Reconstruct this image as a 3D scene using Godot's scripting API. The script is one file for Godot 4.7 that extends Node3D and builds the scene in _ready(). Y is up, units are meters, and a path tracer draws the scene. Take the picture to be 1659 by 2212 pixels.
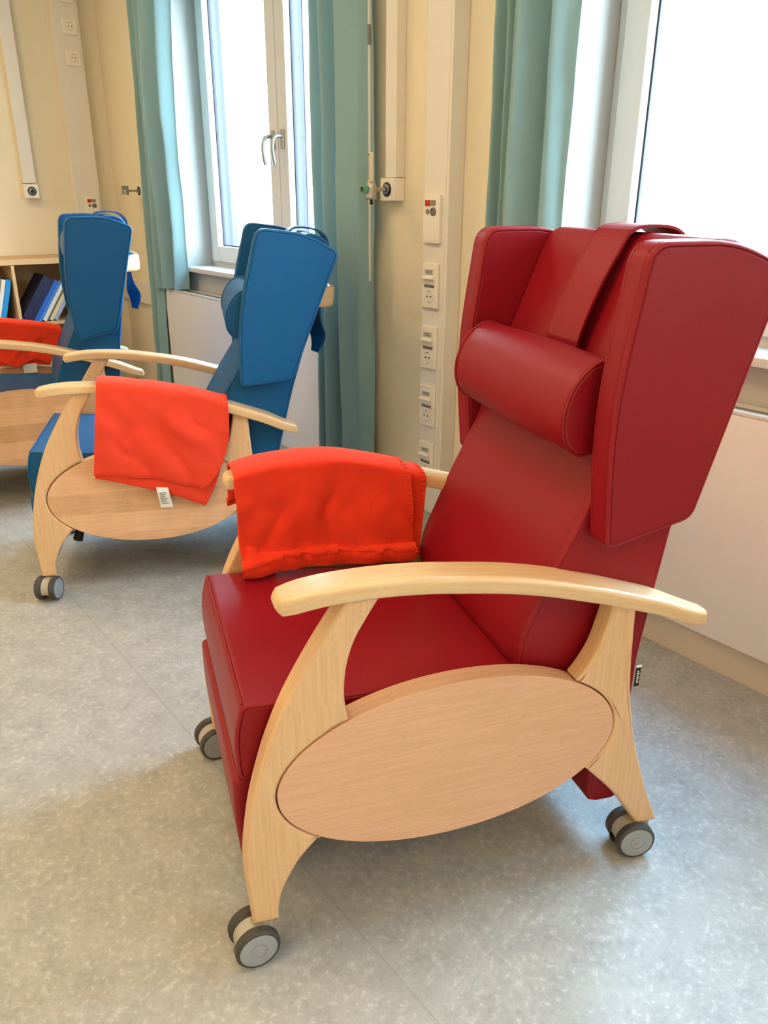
extends Node3D

var M := {}
var cache := {}
var used := {}

# ------------------------------------------------------------------ scene tree helpers
func numbered(n: String) -> String:
	if not used.has(n):
		used[n] = 0
		return n
	used[n] += 1
	return "%s_%03d" % [n, used[n]]

func tag(o: Node, label: String, category: String, group := "") -> Node:
	o.set_meta("label", label)
	o.set_meta("category", category)
	if group != "":
		o.set_meta("group", group)
	return o

func thing(n: String, label: String, category: String, at := Vector3.ZERO, turn := 0.0, group := "") -> Node3D:
	var o := Node3D.new()
	o.name = numbered(n)
	add_child(o)
	o.position = at
	o.rotation.y = turn
	tag(o, label, category, group)
	return o

func part(parent: Node, n: String, mesh: Mesh, m: Material, xf := Transform3D()) -> MeshInstance3D:
	var o := MeshInstance3D.new()
	o.name = n if parent != self else numbered(n)
	o.mesh = mesh
	o.material_override = m
	o.transform = xf
	o.cast_shadow = GeometryInstance3D.SHADOW_CASTING_SETTING_ON
	parent.add_child(o, true)
	return o

func struct(n: String, mesh: Mesh, m: Material) -> MeshInstance3D:
	var o := part(self, n, mesh, m)
	o.set_meta("kind", "structure")
	return o

func struct_node(n: String) -> Node3D:
	var o := Node3D.new()
	o.name = n
	o.set_meta("kind", "structure")
	add_child(o)
	return o

# ------------------------------------------------------------------ mesh helpers (a quad is given counter-clockwise as seen from outside)
func T() -> SurfaceTool:
	var st := SurfaceTool.new()
	st.begin(Mesh.PRIMITIVE_TRIANGLES)
	return st

func vx(st: SurfaceTool, p: Vector3, n: Vector3, uv: Vector2) -> void:
	st.set_normal(n)
	st.set_uv(uv)
	st.add_vertex(p)

func tri(st: SurfaceTool, a: Vector3, b: Vector3, c: Vector3, na: Vector3, nb: Vector3, nc: Vector3, ua := Vector2.ZERO, ub := Vector2.ZERO, uc := Vector2.ZERO) -> void:
	vx(st, a, na, ua)
	vx(st, c, nc, uc)
	vx(st, b, nb, ub)

func flat_quad(st: SurfaceTool, a: Vector3, b: Vector3, c: Vector3, d: Vector3) -> void:
	var n := (b - a).cross(c - a).normalized()
	var w := (b - a).length()
	var h := (d - a).length()
	tri(st, a, b, c, n, n, n, Vector2(0, 0), Vector2(w, 0), Vector2(w, h))
	tri(st, a, c, d, n, n, n, Vector2(0, 0), Vector2(w, h), Vector2(0, h))

func box(st: SurfaceTool, lo: Vector3, hi: Vector3) -> void:
	var p := []
	for k in 8:
		p.append(Vector3(hi.x if k & 1 else lo.x, hi.y if k & 2 else lo.y, hi.z if k & 4 else lo.z))
	flat_quad(st, p[4], p[5], p[7], p[6])
	flat_quad(st, p[1], p[0], p[2], p[3])
	flat_quad(st, p[5], p[1], p[3], p[7])
	flat_quad(st, p[0], p[4], p[6], p[2])
	flat_quad(st, p[6], p[7], p[3], p[2])
	flat_quad(st, p[0], p[1], p[5], p[4])

func grid(st: SurfaceTool, rows: Array, wrap_j: bool, wrap_i := false, uv_rot := false) -> void:
	# rows[i][j]; the outside is where (along j) x (along i) points
	var ni := rows.size()
	var nj: int = rows[0].size()
	var nrm := []
	for i in ni:
		var a := PackedVector3Array()
		a.resize(nj)
		nrm.append(a)
	var qi := ni if wrap_i else ni - 1
	var qj := nj if wrap_j else nj - 1
	for i in qi:
		var i2 := (i + 1) % ni
		for j in qj:
			var j2 := (j + 1) % nj
			var n: Vector3 = (rows[i2][j2] - rows[i][j]).cross(rows[i2][j] - rows[i][j2])
			nrm[i][j] += n
			nrm[i][j2] += n
			nrm[i2][j] += n
			nrm[i2][j2] += n
	for i in ni:
		for j in nj:
			nrm[i][j] = nrm[i][j].normalized() if nrm[i][j].length() > 1e-12 else Vector3.UP
	var lu := 0.0
	for i in qi:
		var i2 := (i + 1) % ni
		var du: float = (rows[i2][0] - rows[i][0]).length()
		var lv := 0.0
		for j in qj:
			var j2 := (j + 1) % nj
			var dv: float = (rows[i][j2] - rows[i][j]).length()
			var ua := Vector2(lu, lv)
			var ub := Vector2(lu, lv + dv)
			var uc := Vector2(lu + du, lv + dv)
			var ud := Vector2(lu + du, lv)
			if uv_rot:
				ua = Vector2(ua.y, ua.x); ub = Vector2(ub.y, ub.x); uc = Vector2(uc.y, uc.x); ud = Vector2(ud.y, ud.x)
			tri(st, rows[i][j], rows[i][j2], rows[i2][j2], nrm[i][j], nrm[i][j2], nrm[i2][j2], ua, ub, uc)
			tri(st, rows[i][j], rows[i2][j2], rows[i2][j], nrm[i][j], nrm[i2][j2], nrm[i2][j], ua, uc, ud)
			lv += dv
		lu += du

func poly_normals(p: PackedVector2Array) -> PackedVector2Array:
	var out := PackedVector2Array()
	var n := p.size()
	for k in n:
		var e1 := p[k] - p[(k + n - 1) % n]
		var e2 := p[(k + 1) % n] - p[k]
		var v := Vector2(e1.y, -e1.x) + Vector2(e2.y, -e2.x)
		out.append(v.normalized())
	return out

func miters(p: PackedVector2Array) -> PackedVector2Array:
	var out := PackedVector2Array()
	var n := p.size()
	for k in n:
		var e1 := (p[k] - p[(k + n - 1) % n]).normalized()
		var e2 := (p[(k + 1) % n] - p[k]).normalized()
		var n1 := Vector2(e1.y, -e1.x)
		var n2 := Vector2(e2.y, -e2.x)
		out.append((n1 + n2) / maxf(1.0 + n1.dot(n2), 0.35))
	return out

func ccw(p: PackedVector2Array) -> PackedVector2Array:
	if Geometry2D.is_polygon_clockwise(p):
		p = p.duplicate()
		p.reverse()
	var a := 0.0
	for k in p.size():
		a += p[k].cross(p[(k + 1) % p.size()])
	if a < 0:
		p = p.duplicate()
		p.reverse()
	return p

func round_poly(pts: Array, radii, seg := 3) -> PackedVector2Array:
	var out := PackedVector2Array()
	var n := pts.size()
	for k in n:
		var p: Vector2 = pts[k]
		var a: Vector2 = pts[(k + n - 1) % n]
		var b: Vector2 = pts[(k + 1) % n]
		var r: float = radii[k] if radii is Array else radii
		if r <= 0.0:
			out.append(p)
			continue
		var d1: float = minf(r, (a - p).length() * 0.48)
		var d2: float = minf(r, (b - p).length() * 0.48)
		var s := p + (a - p).normalized() * d1
		var e := p + (b - p).normalized() * d2
		for q in seg + 1:
			var t := float(q) / seg
			out.append(s.lerp(p, t).lerp(p.lerp(e, t), t))
	return out

func smooth2(pts: Array, sub := 4) -> Array:
	var out := []
	var n := pts.size()
	for k in n - 1:
		var p0: Vector2 = pts[maxi(k - 1, 0)]
		var p1: Vector2 = pts[k]
		var p2: Vector2 = pts[k + 1]
		var p3: Vector2 = pts[mini(k + 2, n - 1)]
		for q in sub:
			out.append(p1.cubic_interpolate(p2, p0, p3, float(q) / sub))
	out.append(pts[n - 1])
	return out

# a polygon in x,y pushed from z0 to z1 with rounded rims; uv in metres, turned for wood grain
func extrude(st: SurfaceTool, poly_in: PackedVector2Array, z0: float, z1: float, r := 0.0, seg := 3, uv_rot := false, crease := 40.0, groove := 0.0) -> void:
	var poly := PackedVector2Array()
	for q in ccw(poly_in):
		if poly.is_empty() or (poly[poly.size() - 1].distance_to(q) > 2e-4 and poly[0].distance_to(q) > 2e-4):
			poly.append(q)
	var n := poly.size()
	var nm := poly_normals(poly)
	var mi := miters(poly)
	var rings := []
	if r <= 0.0:
		rings = [[0.0, z0, 0.0], [0.0, z1, 0.0]]
	else:
		for k in seg + 1:
			var a := PI / 2 * k / seg
			rings.append([r * (1 - sin(a)), z0 + r * (1 - cos(a)), -cos(a)])
		for k in seg + 1:
			var a := PI / 2 * (1.0 - float(k) / seg)
			rings.append([r * (1 - sin(a)), z1 - r * (1 - cos(a)), cos(a)])
	if groove > 0.0:
		# a sewn seam: the cover dips into a narrow crease just inside each rim
		for side in [-1.0, 1.0]:
			var zc: float = z0 if side < 0 else z1
			var dip := [[r + groove * 0.55, zc - side * groove * 1.2, -0.85], [r + groove * 0.8, zc - side * groove * 2.2, 0.0], [r + groove * 1.05, zc - side * groove * 1.2, 0.85], [r + groove * 1.6, zc - side * groove * 0.25, 0.45], [r + groove * 2.6, zc, 0.1], [r + groove * 3.6, zc, 0.0]]
			for d in dip:
				# the third value is how far the normal leans along the rim direction; kept apart from the rounded rims
				var rr := [d[0], d[1], side * sqrt(1.0 - d[2] * d[2]), d[2]]
				if side < 0:
					rings.push_front(rr)
				else:
					rings.append(rr)
	var cc := cos(deg_to_rad(crease))
	var len := 0.0
	for k in n:
		var k2 := (k + 1) % n
		var k0 := (k + n - 1) % n
		var k3 := (k + 2) % n
		var e := (poly[k2] - poly[k])
		var el := e.length()
		if el < 1e-7:
			continue
		var en := Vector2(e.y, -e.x) / el
		var e0 := (poly[k] - poly[k0])
		var e3 := (poly[k3] - poly[k2])
		var na := nm[k] if e0.normalized().dot(e / el) > cc else en
		var nb := nm[k2] if e3.normalized().dot(e / el) > cc else en
		for q in rings.size() - 1:
			var ra: Array = rings[q]
			var rb: Array = rings[q + 1]
			var a2: Vector2 = poly[k] - mi[k] * ra[0]
			var b2: Vector2 = poly[k2] - mi[k2] * ra[0]
			var c2: Vector2 = poly[k2] - mi[k2] * rb[0]
			var d2: Vector2 = poly[k] - mi[k] * rb[0]
			var sa: float = ra[3] if ra.size() > 3 else sqrt(maxf(0.0, 1 - ra[2] * ra[2]))
			var sb: float = rb[3] if rb.size() > 3 else sqrt(maxf(0.0, 1 - rb[2] * rb[2]))
			var A := Vector3(a2.x, a2.y, ra[1]); var B := Vector3(b2.x, b2.y, ra[1])
			var C := Vector3(c2.x, c2.y, rb[1]); var D := Vector3(d2.x, d2.y, rb[1])
			var NA := Vector3(na.x * sa, na.y * sa, ra[2]); var NB := Vector3(nb.x * sa, nb.y * sa, ra[2])
			var NC := Vector3(nb.x * sb, nb.y * sb, rb[2]); var ND := Vector3(na.x * sb, na.y * sb, rb[2])
			var ua := Vector2(len, ra[1]); var ub := Vector2(len + el, ra[1]); var uc := Vector2(len + el, rb[1]); var ud := Vector2(len, rb[1])
			tri(st, A, B, C, NA, NB, NC, ua, ub, uc)
			tri(st, A, C, D, NA, NC, ND, ua, uc, ud)
		len += el
	var cap := PackedVector2Array()
	for k in n:
		cap.append(poly[k] - mi[k] * rings[0][0])
	var idx := Geometry2D.triangulate_polygon(poly)
	if idx.is_empty():
		print("cap failed ", n, poly[0])
	for t in range(0, idx.size(), 3):
		var a := cap[idx[t]]; var b := cap[idx[t + 1]]; var c := cap[idx[t + 2]]
		if (b - a).cross(c - a) < 0:
			var s := b
			b = c
			c = s
		var ua := a; var ub := b; var uc := c
		if uv_rot:
			ua = Vector2(a.y, a.x); ub = Vector2(b.y, b.x); uc = Vector2(c.y, c.x)
		var zn := Vector3(0, 0, 1)
		tri(st, Vector3(a.x, a.y, z1), Vector3(b.x, b.y, z1), Vector3(c.x, c.y, z1), zn, zn, zn, ua, ub, uc)
		tri(st, Vector3(a.x, a.y, z0), Vector3(c.x, c.y, z0), Vector3(b.x, b.y, z0), -zn, -zn, -zn, ua, uc, ub)

func rect(x0: float, y0: float, x1: float, y1: float) -> Array:
	return [Vector2(x0, y0), Vector2(x1, y0), Vector2(x1, y1), Vector2(x0, y1)]

# a box with rounded edges, centred
func rbox(st: SurfaceTool, lo: Vector3, hi: Vector3, r := 0.003, seg := 2) -> void:
	extrude(st, round_poly(rect(lo.x, lo.y, hi.x, hi.y), r, seg), lo.z, hi.z, r, seg)

func rbox_mesh(lo: Vector3, hi: Vector3, r := 0.003) -> Mesh:
	var st := T()
	rbox(st, lo, hi, r)
	return st.commit()

func tube(st: SurfaceTool, path: Array, r: float, n := 8, closed := false, taper: Array = []) -> void:
	var rows := []
	var m := path.size()
	var up := Vector3(0.31, 0.9, 0.2).normalized()
	for i in m:
		var a: Vector3 = path[(i + m - 1) % m] if closed else path[maxi(i - 1, 0)]
		var b: Vector3 = path[(i + 1) % m] if closed else path[mini(i + 1, m - 1)]
		var d := (b - a).normalized()
		var s := d.cross(up)
		if s.length() < 0.05:
			s = d.cross(Vector3(0.9, 0.1, 0.3))
		s = s.normalized()
		var t := s.cross(d).normalized()
		var row := PackedVector3Array()
		var rr: float = r * (taper[i] if taper.size() > i else 1.0)
		for k in n:
			var a2 := -TAU * k / n
			row.append(path[i] + (s * cos(a2) + t * sin(a2)) * rr)
		rows.append(row)
	if not closed:
		var r0 := PackedVector3Array()
		var r1 := PackedVector3Array()
		for k in n:
			r0.append(path[0])
			r1.append(path[m - 1])
		rows.push_front(r0)
		rows.append(r1)
	grid(st, rows, true, closed)

# profile of (radius, height) from low to high, turned about y
func lathe(st: SurfaceTool, prof: Array, n := 24, xf := Transform3D()) -> void:
	# sharp profile corners: each segment is its own grid
	for k in prof.size() - 1:
		var a: Vector2 = prof[k]
		var b: Vector2 = prof[k + 1]
		if a.distance_to(b) < 1e-6:
			continue
		var rows := []
		for p in [a, b]:
			var row := PackedVector3Array()
			for q in n:
				var t := -TAU * q / n
				row.append(xf * Vector3(p.x * cos(t), p.y, p.x * sin(t)))
			rows.append(row)
		var e := (b - a).normalized()
		var nrm := Vector2(e.y, -e.x)
		for q in n:
			var q2 := (q + 1) % n
			var t1 := -TAU * q / n
			var t2 := -TAU * (q + 1) / n
			var n1 := (xf.basis * Vector3(nrm.x * cos(t1), nrm.y, nrm.x * sin(t1))).normalized()
			var n2 := (xf.basis * Vector3(nrm.x * cos(t2), nrm.y, nrm.x * sin(t2))).normalized()
			tri(st, rows[0][q], rows[0][q2], rows[1][q2], n1, n2, n2)
			tri(st, rows[0][q], rows[1][q2], rows[1][q], n1, n2, n1)

func lathe_mesh(prof: Array, n := 24, xf := Transform3D()) -> Mesh:
	var st := T()
	lathe(st, prof, n, xf)
	return st.commit()

func axis_x(at: Vector3) -> Transform3D:   # lathe axis (y) laid along -x
	return Transform3D(Basis(Vector3(0, 0, 1), PI / 2), at)

func axis_z(at: Vector3) -> Transform3D:   # lathe axis (y) laid along +z
	return Transform3D(Basis(Vector3(1, 0, 0), PI / 2), at)

# ------------------------------------------------------------------ materials
func noise(seed_: int, freq: float, type := FastNoiseLite.TYPE_SIMPLEX_SMOOTH, oct := 3) -> FastNoiseLite:
	var n := FastNoiseLite.new()
	n.seed = seed_
	n.frequency = freq
	n.noise_type = type
	n.fractal_octaves = oct
	return n

func normal_tex(n: FastNoiseLite, size: int, strength: float) -> ImageTexture:
	var im := n.get_seamless_image(size, size)
	im.convert(Image.FORMAT_RGBA8)
	im.bump_map_to_normal_map(strength)
	return ImageTexture.create_from_image(im)

func mat(key: String, c: Color, rough := 0.6, metal := 0.0) -> StandardMaterial3D:
	var m := StandardMaterial3D.new()
	m.resource_name = key
	m.albedo_color = c
	m.roughness = rough
	m.metallic = metal
	M[key] = m
	return m

func with_normal(m: StandardMaterial3D, t: Texture2D, per_metre: float, strength: float) -> void:
	m.normal_enabled = true
	m.normal_texture = t
	m.normal_scale = strength
	m.uv1_triplanar = true
	m.uv1_scale = Vector3.ONE * per_metre

func wood_tex(seed_: int, staves: bool) -> ImageTexture:
	# grain runs along u; 0.5 m each way
	var w := 512
	var im := Image.create(w, w, false, Image.FORMAT_RGB8)
	var fine := noise(seed_, 0.06, FastNoiseLite.TYPE_SIMPLEX_SMOOTH, 3).get_seamless_image(w, w)
	var n1 := noise(seed_ + 1, 1.0, FastNoiseLite.TYPE_SIMPLEX, 2)
	var n2 := noise(seed_ + 2, 1.0, FastNoiseLite.TYPE_SIMPLEX, 2)
	var n3 := noise(seed_ + 3, 1.0, FastNoiseLite.TYPE_SIMPLEX, 3)
	var tones := [0.0, 0.035, -0.03, 0.02, -0.045, 0.03, -0.01]
	for y in w:
		for x in w:
			var fx := float(x)
			var fy := float(y)
			var s := n1.get_noise_2d(fx * 0.004, fy * 0.11)          # long streaks
			var f := n2.get_noise_2d(fx * 0.045, fy * 0.85)          # short pores
			var c := n3.get_noise_2d(fx * 0.011, fy * 0.022)         # cathedral flame
			var ring := sin((c * 5.0 + fy * 0.03) * 6.0)
			var v := 0.94 + s * 0.030 + f * 0.014 + ring * 0.011
			if staves:
				v += tones[int(fy / 73.0) % 7] + n3.get_noise_2d(float(int(fy / 73.0)) * 40.0, fx * 0.01) * 0.03
			v = clampf(v, 0.0, 1.0)
			im.set_pixel(x, y, Color(v, pow(v, 1.25), pow(v, 1.6)))
	return ImageTexture.create_from_image(im)

func floor_tex() -> ImageTexture:
	# marbled linoleum: cloudy ground, lighter chips drawn out one way, fine speckle
	var w := 1024
	var a := noise(11, 0.011, FastNoiseLite.TYPE_SIMPLEX_SMOOTH, 4).get_seamless_image(w, w)
	var nb := noise(12, 0.055, FastNoiseLite.TYPE_SIMPLEX_SMOOTH, 3)
	nb.domain_warp_enabled = true
	nb.domain_warp_amplitude = 22.0
	nb.domain_warp_frequency = 0.02
	var b := nb.get_seamless_image(w, w)
	var c := noise(13, 0.16, FastNoiseLite.TYPE_SIMPLEX_SMOOTH, 2).get_seamless_image(w, w)
	for q in [a, b, c]:
		q.convert(Image.FORMAT_L8)
	var da := a.get_data()
	var db := b.get_data()
	var dc := c.get_data()
	var out := PackedByteArray()
	out.resize(w * w * 3)
	for k in w * w:
		var u := da[k] / 255.0 - 0.5
		var v := db[k] / 255.0
		var s := dc[k] / 255.0 - 0.5
		var chip := smoothstep(0.60, 0.78, v)
		var dark := smoothstep(0.42, 0.22, v)
		var l := 0.81 + u * 0.09 + s * 0.05 + chip * (0.07 + s * 0.1) - dark * 0.035
		out[k * 3] = int(clampf(l * 1.0, 0, 1) * 255)
		out[k * 3 + 1] = int(clampf(l * (0.985 + chip * 0.006), 0, 1) * 255)
		out[k * 3 + 2] = int(clampf(l * (0.945 + chip * 0.02), 0, 1) * 255)
	return ImageTexture.create_from_image(Image.create_from_data(w, w, false, Image.FORMAT_RGB8, out))

func make_materials() -> void:
	var leather_n := normal_tex(noise(3, 0.05, FastNoiseLite.TYPE_CELLULAR, 2), 512, 5.0)
	var weave_n := normal_tex(noise(4, 0.22, FastNoiseLite.TYPE_SIMPLEX, 2), 256, 4.0)
	var wall_n := normal_tex(noise(5, 0.10, FastNoiseLite.TYPE_SIMPLEX, 3), 512, 4.0)
	var red := mat("red leather", Color(0.545, 0.060, 0.120), 0.40)
	with_normal(red, leather_n, 15.0, 0.20)
	red.metallic_specular = 0.38
	var blue := mat("blue leather", Color(0.03, 0.335, 0.545), 0.46)
	with_normal(blue, leather_n, 15.0, 0.15)
	blue.metallic_specular = 0.38
	mat("red thread", Color(0.50, 0.06, 0.11), 0.8)
	mat("blue thread", Color(0.04, 0.28, 0.46), 0.8)
	var wood := mat("beech", Color(0.93, 0.765, 0.585), 0.42)
	wood.albedo_texture = wood_tex(21, false)
	wood.uv1_scale = Vector3(2, 2, 1)
	wood.clearcoat_enabled = true
	wood.clearcoat = 0.3
	wood.clearcoat_roughness = 0.3
	var arm := mat("beech armrest", Color(0.925, 0.785, 0.60), 0.34)
	arm.albedo_texture = wood.albedo_texture
	arm.uv1_scale = Vector3(2, 2, 1)
	arm.clearcoat_enabled = true
	arm.clearcoat = 0.5
	arm.clearcoat_roughness = 0.22
	var veneer := mat("beech veneer", Color(0.925, 0.735, 0.600), 0.45)
	veneer.albedo_texture = wood_tex(31, false)
	veneer.uv1_scale = Vector3(2, 2, 1)
	var stave := mat("beech staves", Color(0.93, 0.74, 0.58), 0.45)
	stave.albedo_texture = wood_tex(41, true)
	stave.uv1_scale = Vector3(2, 2, 1)
	var ora := mat("orange fleece", Color(0.93, 0.205, 0.06), 0.95)
	with_normal(ora, weave_n, 12.0, 0.9)
	ora.rim_enabled = true
	ora.rim = 0.6
	ora.rim_tint = 0.6
	var cor := mat("coral fleece", Color(0.96, 0.255, 0.13), 0.95)
	with_normal(cor, weave_n, 12.0, 0.9)
	cor.rim_enabled = true
	cor.rim = 0.6
	cor.rim_tint = 0.6
	mat("orange stitch", Color(0.90, 0.24, 0.10), 0.9)
	var cur := mat("teal curtain", Color(0.56, 0.69, 0.70), 0.75)
	with_normal(cur, weave_n, 9.0, 0.35)
	cur.backlight_enabled = true
	cur.backlight = Color(0.36, 0.49, 0.52)
	var wl := mat("cream wall", Color(0.925, 0.875, 0.765), 0.85)
	with_normal(wl, wall_n, 5.0, 0.35)
	mat("white reveal", Color(0.74, 0.735, 0.715), 0.8)
	mat("white plastic", Color(0.90, 0.87, 0.83), 0.45)
	mat("plate plastic", Color(0.93, 0.90, 0.85), 0.35)
	mat("cover white", Color(0.925, 0.915, 0.905), 0.5)
	mat("window white", Color(0.84, 0.825, 0.80), 0.4)
	mat("window outside", Color(0.10, 0.15, 0.26), 0.5)
	mat("outside jamb", Color(0.16, 0.24, 0.36), 0.18)
	mat("gasket", Color(0.10, 0.12, 0.17), 0.6)
	var gl := mat("glass", Color(1, 1, 1, 0.06), 0.02)
	gl.transparency = BaseMaterial3D.TRANSPARENCY_ALPHA
	gl.cull_mode = BaseMaterial3D.CULL_DISABLED
	mat("aluminium", Color(0.60, 0.61, 0.62), 0.32, 0.9)
	mat("brushed nickel", Color(0.70, 0.68, 0.64), 0.38, 0.8)
	var fl := mat("linoleum", Color(0.835, 0.845, 0.86), 0.42)
	fl.albedo_texture = floor_tex()
	fl.uv1_triplanar = true
	fl.uv1_world_triplanar = true
	fl.uv1_scale = Vector3.ONE * 0.9
	fl.metallic_specular = 0.35
	mat("subfloor", Color(0.22, 0.20, 0.18), 0.9)
	mat("baseboard", Color(0.85, 0.81, 0.75), 0.55)
	mat("ceiling", Color(0.92, 0.90, 0.86), 0.9)
	mat("tyre", Color(0.25, 0.24, 0.23), 0.6)
	mat("caster grey", Color(0.60, 0.62, 0.64), 0.42)
	mat("caster hood", Color(0.68, 0.66, 0.62), 0.45)
	mat("black", Color(0.035, 0.035, 0.04), 0.5)
	mat("steel dark", Color(0.18, 0.18, 0.19), 0.4, 0.6)
	mat("shelf wood", Color(0.80, 0.66, 0.48), 0.55)
	mat("shelf inside", Color(0.78, 0.64, 0.46), 0.6)
	mat("tag white", Color(0.93, 0.92, 0.91), 0.7)
	mat("print grey", Color(0.45, 0.44, 0.43), 0.7)
	mat("label silver", Color(0.74, 0.73, 0.69), 0.5)
	mat("button red", Color(0.75, 0.05, 0.04), 0.35)
	mat("button grey", Color(0.52, 0.50, 0.46), 0.4)
	mat("knob green", Color(0.36, 0.60, 0.50), 0.4)
	mat("clear tube", Color(0.86, 0.83, 0.74), 0.25)
	mat("lamp housing", Color(0.9, 0.9, 0.9), 0.5)
	mat("outdoor ground", Color(0.62, 0.62, 0.60), 0.9)
	for b in [["book navy", Color(0.05, 0.08, 0.25)], ["book blue", Color(0.10, 0.36, 0.75)], ["book sky", Color(0.22, 0.48, 0.80)], ["book white", Color(0.86, 0.84, 0.80)], ["book cream", Color(0.83, 0.77, 0.62)], ["book lavender", Color(0.62, 0.66, 0.78)], ["book cyan", Color(0.05, 0.52, 0.78)], ["book grey", Color(0.38, 0.37, 0.33)], ["book black", Color(0.05, 0.05, 0.05)], ["pages", Color(0.85, 0.82, 0.74)]]:
		mat(b[0], b[1], 0.5)
	var em := mat("lamp diffuser", Color(0.9, 0.9, 0.9), 0.6)
	em.emission_enabled = true
	em.emission = Color(1.0, 0.82, 0.58)
	em.emission_energy_multiplier = 4.0

# ------------------------------------------------------------------ the armchair, in its own axes: x to the back, z to the side, base on the floor
const ARM_TOP := [[0.085, 0.703], [0.12, 0.709], [0.168, 0.713], [0.264, 0.711], [0.365, 0.699], [0.502, 0.674], [0.645, 0.633], [0.762, 0.592], [0.868, 0.549]]
const OVAL_C := Vector2(0.38, 0.338)
const OVAL_R := Vector2(0.317, 0.160)

func arm_top(x: float) -> float:
	var n := ARM_TOP.size()
	if x <= ARM_TOP[0][0]:
		return ARM_TOP[0][1]
	for k in n - 1:
		if x <= ARM_TOP[k + 1][0]:
			var t: float = (x - ARM_TOP[k][0]) / (ARM_TOP[k + 1][0] - ARM_TOP[k][0])
			return cubic_interpolate(ARM_TOP[k][1], ARM_TOP[k + 1][1], ARM_TOP[maxi(k - 1, 0)][1], ARM_TOP[mini(k + 2, n - 1)][1], t)
	return ARM_TOP[n - 1][1]

func oval_arc(a0: float, a1: float, n: int, grow: float) -> Array:
	var out := []
	for k in n + 1:
		var a := deg_to_rad(lerpf(a0, a1, float(k) / n))
		out.append(OVAL_C + Vector2(cos(a) * (OVAL_R.x + grow), sin(a) * (OVAL_R.y + grow)))
	return out

func front_leg_poly() -> PackedVector2Array:
	var front := smooth2([Vector2(0.190, 0.690), Vector2(0.137, 0.611), Vector2(0.086, 0.522), Vector2(0.055, 0.449), Vector2(0.036, 0.39), Vector2(0.021, 0.332), Vector2(0.011, 0.274), Vector2(0.006, 0.236), Vector2(0.004, 0.195), Vector2(0.006, 0.15), Vector2(0.010, 0.078)])
	var low := smooth2([Vector2(0.055, 0.076), Vector2(0.056, 0.10), Vector2(0.063, 0.135), Vector2(0.076, 0.165), Vector2(0.097, 0.201), Vector2(0.129, 0.236)])
	var arc := oval_arc(219.5, 127.5, 24, 0.0012)
	var up := smooth2([Vector2(0.186, 0.470), Vector2(0.181, 0.501), Vector2(0.181, 0.536), Vector2(0.186, 0.573), Vector2(0.198, 0.611), Vector2(0.218, 0.647), Vector2(0.245, 0.690)])
	return ccw(PackedVector2Array(front + low + arc + up))

func rear_leg_poly() -> PackedVector2Array:
	var up := smooth2([Vector2(0.668, 0.625), Vector2(0.664, 0.593), Vector2(0.657, 0.556), Vector2(0.644, 0.51), Vector2(0.626, 0.476), Vector2(0.608, 0.452)])
	var arc := oval_arc(44.0, -33.0, 20, 0.0012)
	var low := smooth2([Vector2(0.650, 0.247), Vector2(0.709, 0.183), Vector2(0.744, 0.137), Vector2(0.785, 0.075)])
	var back := smooth2([Vector2(0.833, 0.073), Vector2(0.796, 0.159), Vector2(0.766, 0.243), Vector2(0.747, 0.304), Vector2(0.732, 0.37), Vector2(0.722, 0.432), Vector2(0.715, 0.527), Vector2(0.712, 0.605)])
	return ccw(PackedVector2Array(up + arc + low + back))

func arm_mesh(side: float) -> Mesh:
	var st := T()
	var rows := []
	var zin := [[0.085, 0.256], [0.11, 0.250], [0.2, 0.248], [0.4, 0.243], [0.6, 0.237], [0.75, 0.240], [0.84, 0.252], [0.868, 0.268]]
	var xs := []
	for k in 45:
		xs.append(lerpf(0.0865, 0.866, k / 44.0))
	var rad := 0.010
	var hh := 0.0145
	var sec := func(x: float, shrink: float) -> PackedVector3Array:
		var zi := 0.25
		for k in zin.size() - 1:
			if x >= zin[k][0] and x <= zin[k + 1][0]:
				zi = lerpf(zin[k][1], zin[k + 1][1], (x - zin[k][0]) / (zin[k + 1][0] - zin[k][0]))
		var zo := 0.3135 - 0.010 * smoothstep(0.82, 0.868, x) - 0.006 * (1.0 - smoothstep(0.085, 0.11, x))
		var top := arm_top(x)
		var slope := (arm_top(x + 0.01) - arm_top(x - 0.01)) / 0.02
		var poly := round_poly([Vector2(zi + shrink, top - 2 * hh + shrink), Vector2(zo - shrink, top - 2 * hh + shrink), Vector2(zo - shrink, top - shrink), Vector2(zi + shrink, top - shrink)], [0.006, 0.006, rad, rad], 4)
		var row := PackedVector3Array()
		for p in poly:
			row.append(Vector3(x - (p.y - top + hh) * slope * 0.6, p.y, p.x * side))
		if side > 0:
			row.reverse()
		return row
	var ends := [[0.011, -0.0115], [0.006, -0.0085], [0.0025, -0.005]]
	for e in ends:
		var r: PackedVector3Array = sec.call(0.0865, e[0])
		for k in r.size():
			r[k].x += e[1] + 0.002
		rows.append(r)
	for x in xs:
		rows.append(sec.call(x, 0.0))
	ends.reverse()
	for e in ends:
		var r: PackedVector3Array = sec.call(0.866, e[0])
		for k in r.size():
			r[k].x -= e[1] + 0.002
			r[k].y += e[1] * 0.42
		rows.append(r)
	var f := PackedVector3Array()
	var l := PackedVector3Array()
	var c0 := Vector3.ZERO
	var c1 := Vector3.ZERO
	for p in rows[0]:
		c0 += p / rows[0].size()
	for p in rows[rows.size() - 1]:
		c1 += p / rows[0].size()
	for k in rows[0].size():
		f.append(c0)
		l.append(c1)
	rows.push_front(f)
	rows.append(l)
	grid(st, rows, true)
	return st.commit()

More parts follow.
